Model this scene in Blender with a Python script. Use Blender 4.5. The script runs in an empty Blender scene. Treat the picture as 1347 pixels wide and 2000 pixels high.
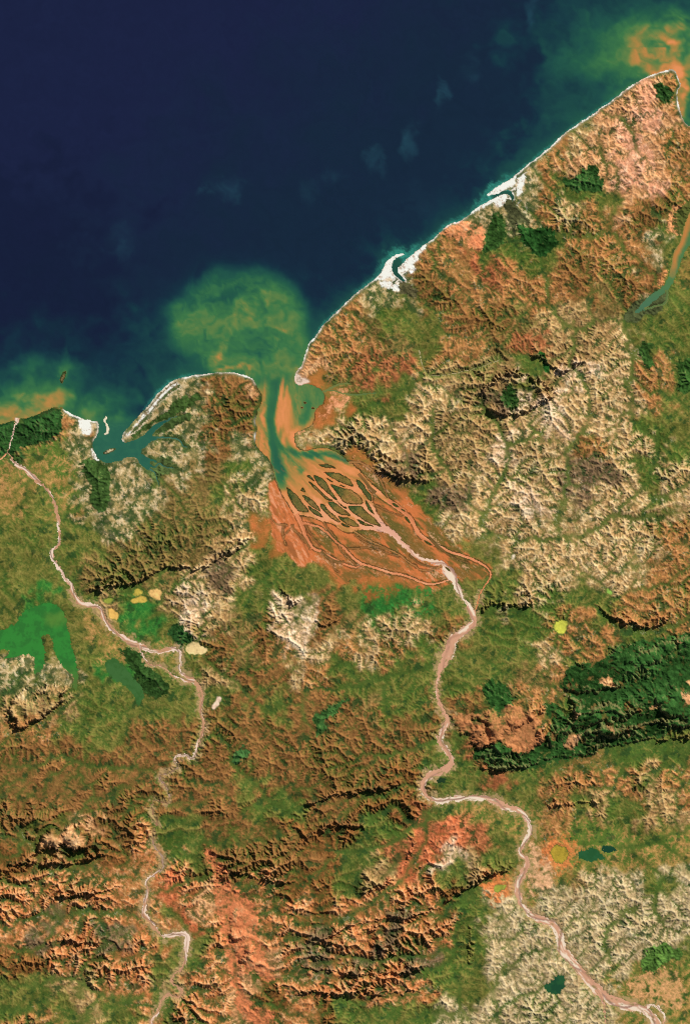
import bpy, math, time
import numpy as np
T0 = time.time()
def tick(s): print("[%.1fs] %s" % (time.time() - T0, s))

# ------------------------------------------------------------------ camera, sky, sun, exposure
# 1 unit = 1 km on the ground, 0.1 unit = one pixel of the picture; the camera is the satellite, straight above
S = 0.1                                   # km per map step
W, H = 1347.0, 2000.0
scene = bpy.context.scene
ALT = 786.0
cam_d = bpy.data.cameras.new("camera")
cam = bpy.data.objects.new("camera", cam_d)
scene.collection.objects.link(cam)
cam.location = (0, 0, ALT)
cam_d.sensor_fit = 'VERTICAL'
cam_d.angle = 2 * math.atan(H * S / 2 / ALT)
cam_d.clip_start = 1.0
cam_d.clip_end = 3000.0
scene.camera = cam

SUN_ELEV, SUN_AZ = math.radians(35), math.radians(40)     # morning sun in the north-east
world = bpy.data.worlds.new("World"); scene.world = world
world.use_nodes = True
wn = world.node_tree.nodes; wl = world.node_tree.links
bg = wn["Background"]
sky = wn.new("ShaderNodeTexSky"); sky.sky_type = 'NISHITA'
sky.sun_disc = False; sky.sun_elevation = SUN_ELEV; sky.sun_rotation = SUN_AZ
wl.new(sky.outputs[0], bg.inputs[0]); bg.inputs[1].default_value = 0.05
sun_d = bpy.data.lights.new("sun", 'SUN'); sun_d.energy = 5.0; sun_d.angle = math.radians(0.5)
sun_d.color = (1.0, 0.96, 0.90)
sun = bpy.data.objects.new("sun", sun_d); scene.collection.objects.link(sun)
sun.rotation_euler = (math.radians(90) - SUN_ELEV, 0, math.pi - SUN_AZ)
scene.view_settings.view_transform = 'Standard'
scene.view_settings.look = 'None'
scene.view_settings.exposure = 0.0
scene.view_settings.gamma = 1.0
scene.view_settings.use_curve_mapping = False
scene.cycles.use_denoising = False
scene.cycles.max_bounces = 4
scene.cycles.filter_width = 1.1

# ------------------------------------------------------------------ grid
M = 60.0                                  # margin beyond the frame, map steps
DX = 1.4
nx = int((W + 2 * M) / DX) + 1
ny = int((H + 2 * M) / DX) + 1
nx += nx % 2; ny += ny % 2
gx = -M + DX * np.arange(nx); gy = -M + DX * np.arange(ny)
PX, PY = np.meshgrid(gx, gy)
PX = PX.astype(np.float32); PY = PY.astype(np.float32)
def grid_index(x): return (x + M) / DX

# ------------------------------------------------------------------ numpy helpers
def spectral(seed, lo, hi, beta=1.0, shape=(ny, nx)):
    """cloudy noise, zero mean, unit spread, wavelengths lo..hi in map steps"""
    r = np.random.default_rng(seed)
    f = np.fft.rfft2(r.standard_normal(shape))
    ky = np.fft.fftfreq(shape[0], DX)[:, None]; kx = np.fft.rfftfreq(shape[1], DX)[None, :]
    k = np.hypot(kx, ky); k[0, 0] = 1e-9
    a = k ** (-beta) * np.exp(-(k * lo) ** 2 * .5) * (1 - np.exp(-(k * hi) ** 2 * .5))
    a[0, 0] = 0
    n = np.fft.irfft2(f * a, shape).astype(np.float32)
    return n / n.std()
def blur(a, sig):
    ky = np.fft.fftfreq(a.shape[0], DX * ny / a.shape[0])[:, None]; kx = np.fft.rfftfreq(a.shape[1], DX * nx / a.shape[1])[None, :]
    g = np.exp(-2 * (math.pi * sig) ** 2 * (kx * kx + ky * ky))
    return np.fft.irfft2(np.fft.rfft2(a) * g, a.shape).astype(np.float32)
def samp(field, u, v):
    """bilinear look-up with wrap; u, v in grid cells"""
    h, w = field.shape
    u0 = np.floor(u); v0 = np.floor(v); fu = (u - u0).astype(np.float32); fv = (v - v0).astype(np.float32)
    i0 = u0.astype(np.int64) % w; j0 = v0.astype(np.int64) % h
    i1 = (i0 + 1) % w; j1 = (j0 + 1) % h
    return (field[j0, i0] * (1 - fu) + field[j0, i1] * fu) * (1 - fv) + (field[j1, i0] * (1 - fu) + field[j1, i1] * fu) * fv
def sstep(a, b, x):
    t = np.clip((x - a) / (b - a), 0, 1); return t * t * (3 - 2 * t)
def chaikin(p, n=2, closed=True):
    p = np.array(p, float)
    for _ in range(n):
        if closed:
            q = np.roll(p, -1, 0)
            p = np.stack([p * .75 + q * .25, p * .25 + q * .75], 1).reshape(-1, 2)
        else:
            a, b = p[:-1], p[1:]
            m = np.stack([a * .75 + b * .25, a * .25 + b * .75], 1).reshape(-1, 2)
            p = np.vstack([p[:1], m[1:-1], p[-1:]])
    return p
def inside(poly, X, Y):
    poly = np.asarray(poly, float)
    out = np.zeros(X.shape, bool)
    x0, y0 = poly.min(0) - 12; x1, y1 = poly.max(0) + 12
    if X.shape == PX.shape:
        i0 = max(0, int(grid_index(x0))); i1 = min(nx, int(grid_index(x1)) + 2)
        j0 = max(0, int(grid_index(y0))); j1 = min(ny, int(grid_index(y1)) + 2)
        sl = (slice(j0, j1), slice(i0, i1))
    else: sl = (slice(None),) * X.ndim
    x = X[sl]; y = Y[sl]; c = np.zeros(x.shape, bool)
    xa, ya = poly[-1]
    for xb, yb in poly:
        if ya != yb:
            m = (ya > y) != (yb > y)
            c ^= m & (x < (xb - xa) * (y - ya) / (yb - ya) + xa)
        xa, ya = xb, yb
    out[sl] = c
    return out
def line_dist(pts, R, widths=None, X=None, Y=None):
    """distance to a polyline, and arc length / half width / signed side at the nearest point, within R"""
    X = PX if X is None else X; Y = PY if Y is None else Y
    d = np.full(PX.shape, 1e9, np.float32); s = np.zeros(PX.shape, np.float32); w = np.zeros(PX.shape, np.float32); side = np.zeros(PX.shape, np.float32)
    pts = np.asarray(pts, float); acc = 0.0
    for k in range(len(pts) - 1):
        a, b = pts[k], pts[k + 1]; e = b - a; L = math.hypot(*e)
        if L < 1e-6: continue
        i0 = max(0, int(grid_index(min(a[0], b[0]) - R))); i1 = min(nx, int(grid_index(max(a[0], b[0]) + R)) + 2)
        j0 = max(0, int(grid_index(min(a[1], b[1]) - R))); j1 = min(ny, int(grid_index(max(a[1], b[1]) + R)) + 2)
        if i1 > i0 and j1 > j0:
            sl = (slice(j0, j1), slice(i0, i1))
            x = X[sl] - a[0]; y = Y[sl] - a[1]
            t = np.clip((x * e[0] + y * e[1]) / (L * L), 0, 1)
            dd = np.hypot(x - t * e[0], y - t * e[1])
            m = dd < d[sl]
            d[sl][m] = dd[m]; s[sl][m] = acc + t[m] * L
            side[sl][m] = np.sign(e[0] * y - e[1] * x)[m]
            if widths is not None: w[sl][m] = (widths[k] * (1 - t) + widths[k + 1] * t)[m]
        acc += L
    return d, s, w, side
def lin(r, g, b):
    c = np.array([r, g, b], float) / 255
    return np.where(c <= .04045, c / 12.92, ((c + .055) / 1.055) ** 2.4).astype(np.float32)
def mixc(C, m, col):
    """blend a colour into an (h,w,3) map by a mask"""
    C += (np.asarray(col, np.float32) - C) * np.asarray(m, np.float32)[..., None]

# ------------------------------------------------------------------ traced outlines (map steps: x right, y down)
def z2(f, ox, oy, *p): return [(ox + x / f, oy + y / f) for x, y in p]
coast = [(-80,836),(0,830),(21,823),(33,819),(53,816),(71,811),(93,801),(104,795),(114,796),(122,793),(126,801),(135,807),(148,812),(166,819),(178,822),(194,823),
 (192,847),(182,862),(181,871),(186,888),(198,902),(216,904),(227,901),(239,900),(242,893),(252,892),(266,893),(271,902),(276,910),(287,917),(294,919),(291,911),(301,914),(306,912),(294,908),(290,902),(304,903),(308,900),(296,897),(281,889),(274,884),(277,878),(286,872),(295,862),(306,858),(308,852),(296,853),
 (301,844),(312,835),(322,827),(330,820),(317,823),(301,830),(291,840),(281,850),(269,859),(255,862),(244,865),(238,861),(238,851),(252,833),(267,816),(285,798),(300,778),(312,765),(324,753),(341,741),(371,734),(404,730),(443,726),
 (472,730),(494,738),(500,753),(512,771),(512,786),(501,807),(499,827),(503,837),(499,857),(500,869),(509,881),(524,893),(533,914),(540,943),(556,974),(578,1008),(581,1004)]
bay_south = z2(4.49, 500, 850, (385,700),(480,715),(590,755),(680,780),(760,840),(830,860),(870,830),(960,828),(1040,838),(1110,850),(1140,830),(1150,800),(1060,690),(1035,610),(1015,590),(1025,540),(990,480),(957,442),(1000,470),(1060,530),(1150,600),(1185,592),(1150,552),(1080,488),(1000,418),(900,303),(820,235))
coast += bay_south
coast += [(680,903),(670,893),(655,881),(634,875),(616,877),(598,881),(581,878),(573,857),(576,844),(598,838),(613,825),(615,798),(628,792),(635,780),(631,764),(619,755),(604,750),(579,753),(573,739),(579,726),(591,711),(597,687),(603,670),(618,655),(627,637),
 (650,616),(680,585),(709,562),(736,543),(745,528),(754,512),(769,498),(783,495),(791,498),(778,501),(767,510),(764,525),(771,538),(782,548),(790,552),(789,544),(778,534),(776,526),(789,510),(807,495),(828,479),(852,461),(870,442),(882,434),(896,433),(914,421),(929,406),
 (947,396),(963,388),(980,379),(993,378),(997,386),(998,398),(1002,386),(998,372),(985,371),(965,381),(947,384),(965,368),(997,350),(1006,341),(1027,324),(1057,300),(1084,278),(1092,267),(1125,243),(1152,226),(1179,206),(1202,190),(1229,168),(1259,151),(1303,135),(1318,136),(1324,154),(1329,169),(1321,178),(1323,202),(1330,226),(1336,240),(1347,246),(1480,290)]
land_poly = [tuple(p) for p in coast] + [(2400, 400), (2400, 3400), (-1000, 3400), (-1000, 850)]
east_inlet = [(1480,300),(1400,340),(1360,385),(1345,412),(1334,443),(1330,468),(1314,492),(1310,521),(1299,557),(1272,573),(1247,599),(1234,613),(1254,608),(1281,585),(1299,571),(1312,555),(1323,528),(1334,495),(1347,475),(1400,430),(1480,380)]

Z = lambda *p: z2(4.49, 500, 850, *p)
R3 = lambda *p: z2(4.49, 700, 950, *p)
QA = lambda *p: z2(9.621, 550, 890, *p)
QB = lambda *p: z2(9.621, 620, 890, *p)
islands = [  # outline, label
 (QB((10,165),(80,150),(180,150),(250,170),(310,205),(368,240),(250,236),(130,226),(70,200)), "slim dark green island alone in the orange water nearest the bay's north-east shore"),
 (QB((103,298),(200,310),(330,310),(430,340),(560,400),(630,470),(692,578),(600,566),(480,526),(360,472),(240,407),(160,352)), "lens-shaped green and brown island directly south of the slim lone island"),
 (QB((138,400),(190,420),(250,460),(308,500),(250,497),(190,457)), "small dark pointed islet hugging the lens-shaped island's south-west side"),
 (QB((398,543),(450,548),(540,594),(490,593),(440,572)), "tiny dark islet in the channel above the broad central brown island"),
 (QA((468,380),(500,360),(548,368),(583,420),(628,490),(570,458),(500,418)), "short dark green island at the north-western tip of the island cluster"),
 (QA((588,366),(660,373),(740,408),(812,468),(862,540),(885,600),(960,715),(1065,852),(1000,832),(900,742),(780,632),(700,562),(640,482)), "long narrow green island running diagonally through the middle of the delta"),
 (QA((498,478),(560,500),(620,550),(720,650),(820,750),(900,808),(980,842),(880,847),(830,822),(740,732),(640,642),(560,562)), "narrow brown-green island west of and parallel to the long diagonal island"),
 (QB((233,532),(340,555),(470,610),(600,625),(700,680),(780,740),(842,820),(862,910),(700,923),(560,905),(490,878),(420,790),(350,690),(280,600)), "largest rounded brown island with creek lines in the delta's centre"),
 (QB((703,430),(770,458),(830,490),(880,560),(912,620),(960,690),(1022,760),(1022,872),(960,832),(900,762),(820,642),(750,552)), "dark green leaf-shaped island beside the wide eastern channel"),
 (QB((888,820),(930,853),(980,930),(1020,1020),(1083,1118),(1000,1072),(950,1012),(908,920)), "small dark leaf-shaped island at the fork just above the main river trunk"),
 (QA((88,580),(150,618),(240,698),(320,778),(400,898),(460,958),(528,1067),(420,1060),(320,1050),(240,952),(160,832),(105,702)), "green island with dark mangrove rim farthest west in the delta"),
 (QA((368,723),(460,753),(550,808),(630,878),(690,958),(743,1057),(640,1002),(540,942),(470,882),(420,802)), "brown and dark green island second from the west edge of the delta"),
 (QA((478,932),(580,983),(680,1043),(750,1108),(788,1170),(690,1137),(590,1087),(540,1032)), "solid dark green sliver island south of the westernmost pair"),
 (QA((713,897),(770,898),(830,958),(900,1048),(980,1108),(1050,1178),(1123,1252),(1060,1254),(980,1212),(880,1132),(790,1042),(730,972)), "olive island with dark margins in the delta's south-western arm"),
 (QA((838,857),(960,853),(1060,918),(1160,998),(1240,1058),(1308,1134),(1200,1120),(1090,1102),(1010,1052),(940,982)), "olive-brown wedge island north-east of the dark-margined olive island"),
 (QB((368,1117),(450,1150),(560,1155),(640,1180),(720,1250),(803,1332),(700,1332),(600,1312),(500,1262),(420,1192)), "brown triangular island touching the southern cross channel"),
 (QA((1098,1273),(1180,1278),(1295,1332),(1250,1350),(1160,1332)), "small dark oval islet in the southern cross channel"),
 (QB((556,942),(700,937),(845,947),(880,1010),(960,1090),(1060,1170),(1150,1260),(1223,1348),(1120,1322),(1000,1278),(880,1216),(760,1146),(680,1096),(600,1018)), "big brown triangular island pointing at the main river trunk"),
 (QB((728,1182),(850,1228),(950,1283),(1085,1324),(940,1329),(820,1294),(770,1242)), "thin green islet under the big triangular island"),
 (QA((395,578),(440,640),(457,687),(400,672),(338,655),(380,630)), "faint brown mud islet in the open orange water"),
 ([(119,748),(117,741),(121,732),(125,725),(130,725),(128,736),(122,748)], "brown rocky island off the north-west coast"),
 ([(200,886),(211,877),(227,875),(222,880),(208,888)], "pale flat island inside the small western bay"),
 ([(588,795),(591,794),(592,797),(588,798)], "tiny dark rock in the middle of the estuary"),
 ([(593,785),(597,784),(599,787),(594,789)], "tiny pale sandbank rock in the estuary near the eastern flats"),
 ([(608,795),(613,795),(615,798),(609,799)], "small mangrove islet just off the estuary's eastern flats"),
 (QB((338,838),(400,880),(480,945),(543,958),(552,1008),(480,972),(400,902)), "thin green sliver between the long diagonal island and the largest rounded one"),
]
spit_isle = ([(208,816),(203,820),(207,827),(210,833),(212,844),(206,848)], "curved white sand islet at the mouth of the small western bay")

# rivers: points (x, y, full width)
def rv(w, *p): return [(x, y, w if len(q) == 0 else q[0]) for x, y, *q in p]
trunk = rv(10,(738,1027,11),(749,1031,12),(767,1042),(780,1056),(796,1070,9),(807,1083),(825,1092,9),(845,1097,9),(860,1101,11),(869,1110,17),(880,1121,19),(886,1133,14),(888,1141),(898,1157),(909,1175,9),(920,1190,9),(925,1206,11),(926,1217,12),(914,1226,12),(896,1237,13),(884,1250,18),(879,1263,22),(875,1280,20),(861,1300,13),(853,1329,9),(853,1365,9),(869,1394,10),(875,1410,13),(862,1430,12),(856,1446,14),(869,1463,13),(883,1483,11),(877,1499,14),(847,1511,13),(826,1523,11),(822,1544,11),(836,1558,11),(855,1567,10),(880,1561,11),(921,1557,10),(962,1561,10),(984,1576,11),(1014,1583,10),(1029,1600,8),(1036,1622,8),(1025,1645,10),(1012,1663,9),(1027,1676,11),(1030,1692,9),(1013,1715,13),(1009,1735,16),(1014,1757,13),(1025,1778,11),(1044,1793,12),(1077,1802,13),(1093,1823,11),(1094,1853,12),(1114,1875,11),(1136,1901,12),(1166,1934,13),(1188,1951,13),(1218,1964,13),(1256,1970,15),(1274,1988,17),(1283,2005,17),(1295,2075,17))
trunk_side = rv(5,(1164,1932),(1172,1945),(1179,1968,6),(1185,2000,6),(1188,2075))
trunk_loop = rv(4,(1262,1966),(1278,1962),(1294,1976,5),(1296,1998,5),(1288,2014))
east_arm = rv(6,(757,977,9),(766,985,9),(776,991,8),(789,1001,8),(802,1012,7),(809,1028,7),(818,1046,8),(834,1055,7),(856,1067,6),(878,1078,5),(900,1085,5),(918,1090,4.5),(934,1098,4),(949,1107,3.4),(958,1117,3.2),(956,1132,3),(943,1148,3),(934,1166,3),(931,1186,3),(924,1195,3))
west_arm = rv(5,(578,1004,8),(586,1018,8),(592,1034,7),(597,1048,6),(604,1062,6),(614,1073,6),(627,1077,5.5),(643,1087,4),(660,1096,3.5),(678,1104,3.4),(696,1109,3.2),(707,1103,3))
south_arm = rv(4,(591,1022,4),(611,1025,4),(629,1032,4),(645,1046,4),(656,1059,4),(671,1070,4),(683,1082,4),(692,1093,4.5),(707,1103,5),(725,1106,4.5),(743,1113,4),(760,1119,4.5),(785,1122,4),(807,1130,4),(827,1139,3.4),(840,1142,3.2),(860,1138,3),(880,1131,3))
mid_creek = rv(2.4,(691,1037,3),(707,1048),(723,1057),(745,1067),(767,1077),(782,1085),(797,1097),(816,1110),(827,1115),(851,1111),(863,1105))
fork_creek = rv(2.2,(631,1019),(643,1037),(656,1051))
rim_creek = rv(2.4,(682,903),(702,902),(722,914),(740,932),(751,956),(758,972))
mahavavy = rv(6,(34,816,4),(33,828,3),(24,842,2.6),(22,866,2.6),(16,882,3),(19,889,3.6),(33,908,5),(53,920),(74,940),(98,961,5),(107,982,5),(111,1000,5),(116,1024,5),(117,1056,5),(116,1063,5),(101,1073,5),(102,1089,5),(116,1110,6),(125,1128),(138,1140),(142,1157),(154,1178,7),(175,1182,7),(196,1185,7),(202,1205,7),(214,1226,7),(234,1240,8),(252,1255,9),(273,1261,8),(306,1275,6),(326,1268,6),(347,1267,6),(354,1282,6),(349,1310,7),(365,1322,8),(379,1331,10),(391,1344,11),(394,1364,10),(391,1390,7),(400,1420,6),(388,1447,6),(381,1477,5),(374,1482,4.5),(361,1474,4),(343,1475,4),(341,1487,4),(347,1501,3.6),(336,1509,2.8),(311,1513,2.6),(311,1522,2.6),(326,1536,2.4),(331,1562,2.4),(326,1570,2.4),(318,1566,2.4),(307,1560,2.4),(296,1568,2.4),(301,1598,2.4),(309,1608,2.4),(299,1620,2.4),(298,1650,2.4),(317,1670,2.4),(321,1697,2.6),(302,1707,4),(283,1719,5),(291,1747,8),(277,1781,7),(294,1801,8),(314,1828,7),(331,1829,6),(351,1822,6),(367,1826,8),(364,1854,6),(361,1887,4.5),(334,1911,5),(336,1923,5),(355,1930,5),(354,1946,5),(341,1949,5),(327,1941,5),(317,1947,6),(312,1971,7),(297,1991,5),(293,2005,5),(285,2075,5))
braid = rv(2.6,(272,1261),(281,1290),(296,1301),(311,1298),(324,1306),(334,1317),(351,1327,4),(368,1331,5),(380,1333,4))
delta_west = rv(3,(16,884),(8,892),(-4,900),(-70,930))
white_stream = rv(1.2,(818,684),(824,715),(834,731),(845,735),(877,731),(910,725),(942,715),(975,703))
bay_creek_a = rv(3,(306,854,4),(320,854,3.6),(333,855,3.4),(349,858,3.2),(354,864,3),(357,871,2.6),(366,874,2))
bay_creek_b = rv(3,(304,912,4),(311,903,3),(320,911,3),(329,914,2.4),(340,915,2))
bay_creek_c = rv(3,(292,915,4),(303,922,3),(307,935,2.4),(310,948,1.6))
bay_creek_d = rv(3,(326,823,4),(333,816,3),(346,813,2))
Y3 = lambda w, *p: [(580 + x / 7.483, 990 + y / 7.483, w) for x, y in p]
delta_creeks = [Y3(1.8,(350,650),(420,720),(510,780),(600,812),(680,802)), Y3(1.5,(480,760),(530,830),(545,910),(610,955)), Y3(1.6,(735,612),(860,602),(960,604),(1045,590)),
 Y3(1.6,(612,570),(640,650),(740,735),(810,800),(870,852)), Y3(1.6,(-60,330),(20,390),(90,440),(150,550),(190,610)), Y3(1.7,(850,425),(950,490),(1090,560),(1220,590),(1347,640)),
 Y3(1.5,(1040,600),(1200,620),(1340,690),(1480,720)), Y3(1.4,(120,270),(180,380),(260,470),(330,560)),
 [(729,985,1.6),(745,992,1.6),(766,1002,1.5),(787,1008,1.4)], [(800,1085,1.5),(815,1098,1.5),(830,1106,1.4),(852,1108,1.4)],
 [(553,1024,1.6),(551,1044,1.5),(558,1064,1.3)], [(573,1026,1.7),(564,1035,1.5),(553,1050,1.3)], [(569,1026,1.7),(580,1039,1.6),(593,1057,1.5),(604,1068,1.5)], [(524,1005,1.4),(538,1024,1.5),(560,1026,1.6)],
 [(700,925,1.5),(712,938,1.5),(722,953,1.4),(734,962,1.3)], [(838,1050,1.4),(862,1075,1.4),(890,1092,1.4),(915,1100,1.3)]]
delta_names = ["second strand beside the western delta channel","creek dropping south off the western delta plain","level creek across the middle of the southern delta plain","slanting creek inside the southern delta plain","creek left of the western delta channel","second strand south of the green-lined delta creek",
 "faint creek in the delta's southern swards","creek down the middle of the westernmost southern sward","creek between the main trunk and the eastern channel","short creek just south of the main river trunk","creek running down the western mud fan","creek forking left on the western mud fan","creek running from the fan to the western channel","creek along the top of the western mud fan","creek on the sward north-east of the eastern channel","creek north-east of the trunk near the delta's head"]
inlet_branch = rv(5,(1302,566,6),(1303,580,5),(1298,595,5),(1280,597,4),(1258,605,4))
estuary_creek = rv(3,(634,765,5),(648,757,4),(664,748,3),(684,749,2))
estuary_creek_b = rv(2.6,(630,764,3),(652,762),(670,770),(702,771),(735,767,2))
sofia_flat = rv(2.2,(1300,575),(1318,580),(1345,590),(1420,600))
rivers = [(trunk,"river","sand","wide braided river of cream sand and pink water winding to the delta"),
 (trunk_side,"river_branch","sand","narrow sandy side branch leaving the wide river at the bottom edge"),
 (trunk_loop,"river_branch","sand","short sandy loop at the wide river's bottom right end"),
 (east_arm,"river_arm","mud","orange delta channel curving along the delta's eastern margin"),
 (west_arm,"river_arm","mud","orange delta channel along the delta's western margin"),
 (south_arm,"river_arm","mud","dark-edged channel crossing the southern delta plain"),
 (mid_creek,"creek","creek","dark green-lined creek south of the main river trunk on the delta"),
 (fork_creek,"creek","creek","short dark creek linking two southern delta channels"),
 (rim_creek,"creek","creek","thin creek along the foot of the hills north-east of the delta"),
 (mahavavy,"river","sand2","long thin sandy river winding up the left side past the green lake"),
 (braid,"river_branch","sand2","thin meandering side channel of the left river below its bend"),
 (delta_west,"river_branch","mud","short river branch leaving the picture at the left edge"),
 (white_stream,"stream","white","thin white stream zigzagging across the tan hills north of the scarp"),
 (bay_creek_a,"creek","teal","teal creek curling east from the small western bay"),
 (bay_creek_b,"creek","teal","teal forked creek in the mangrove south-east of the western bay"),
 (bay_creek_c,"creek","teal","teal creek running south out of the small western bay"),
 (bay_creek_d,"creek","teal","teal creek at the western bay's northern arm"),
 (inlet_branch,"creek","green","green tidal creek looping off the right-hand inlet"),
 (estuary_creek,"creek","green","green tidal creek entering the estuary's east side, northern one"),
 (estuary_creek_b,"creek","green","green tidal creek entering the estuary's east side, southern one")]

P0 = lambda *p: z2(3.3675, 0, 1000, *p)
P1 = lambda *p: z2(2.993, 0, 1200, *p)
P5 = lambda *p: z2(2.694, 847, 1500, *p)
P6 = lambda *p: z2(2.4625, 800, 1150, *p)
kinkony = [(-80,1236),(0,1234),(30,1220),(38,1205),(56,1190),(89,1177),(110,1180),(128,1203),(134,1232),(140,1262),(147,1283),(155,1317),(149,1357),(144,1324),(130,1307),(113,1287),(104,1270),(104,1247),(90,1237),(78,1243),(88,1263),(90,1293),(77,1313),(66,1318),(72,1293),(57,1273),(33,1283),(3,1290),(17,1280),(18,1267),(0,1272),(-80,1290)]
lakes = [  # outline, colour, second colour, name, label
 (kinkony,(54,134,54),(50,118,50),"lake","large bright green lake at the left edge"),
 (P1((600,290),(660,255),(715,290),(770,360),(835,420),(842,500),(800,550),(790,480),(735,420),(640,360)),(66,110,56),(58,102,48),"marsh_lake","shallow grey-green marsh lake south-east of the large green lake"),
 (P5((570,1150),(610,1130),(640,1095),(675,1090),(690,1125),(690,1160),(650,1200),(600,1185)),(32,76,50),(40,88,52),"lake","dark green lake beside the wide river near the bottom edge"),
 (P5((755,430),(800,440),(820,415),(860,425),(870,455),(915,490),(870,480),(800,495),(760,470)),(44,96,56),(40,90,50),"lake","mid green irregular lake right of the yellow-ringed pond"),
 (P5((885,410),(925,408),(960,435),(930,445),(880,435)),(28,70,48),(30,74,48),"lake","small dark green lake at the right end of the pair"),
 (P6((130,915),(160,905),(182,912),(165,935),(135,935)),(40,66,36),(36,60,36),"oxbow_lake","small dark pond inside the wide river's tight bend"),
]
pans = [
 (P0((702,640),(730,625),(765,645),(788,690),(765,722),(725,700)),(228,178,92),"yellow drying lake in the bend of the left river"),
 (P0((845,575),(900,550),(960,548),(985,590),(930,610),(870,600)),(214,178,80),"long yellow drying lake south of the western scarp"),
 (P0((960,515),(1010,498),(1060,505),(1072,560),(1050,592),(1010,570),(980,545)),(240,190,115),"peach coloured salt pan at the right end of the yellow chain"),
 (P0((862,545),(900,500),(950,508),(935,545),(890,560)),(205,180,75),"ochre drying lake directly under the scarp"),
 (P0((680,575),(720,562),(752,570),(740,605),(690,605)),(150,160,62),"greenish yellow pond beside the left river under the scarp"),
 (P0((1210,890),(1260,850),(1290,845),(1330,880),(1370,905),(1370,935),(1300,940),(1240,935)),(248,214,150),"cream salt pan right of the left river's sharp bend"),
 (P1((1228,545),(1262,500),(1270,472),(1308,480),(1300,515),(1265,548),(1235,560)),(248,208,180),"pinkish white sand patch below the cream salt pan"),
 (P6((690,152),(765,148),(758,180),(752,214),(720,212),(692,195)),(214,214,80),"bright yellow square-ish pond on the green plain"),
 (P6((938,0),(960,0),(977,15),(972,32),(950,25)),(142,186,78),"small lime green pond on the plain at the right"),
 (P5((612,425),(640,405),(690,415),(712,455),(690,500),(640,500),(612,460)),(178,150,50),"olive yellow pond inside an orange ring right of the river"),
 (P5((310,620),(340,608),(385,610),(380,640),(340,655),(310,650)),(150,160,60),"olive green pond on orange ground left of the river"),
 (z2(2.4625,800,650,(478,1080),(495,1060),(512,1070),(498,1095),(480,1090)),(250,225,195),"tiny white salt patch at the foot of the cream hills"),
]
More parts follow.
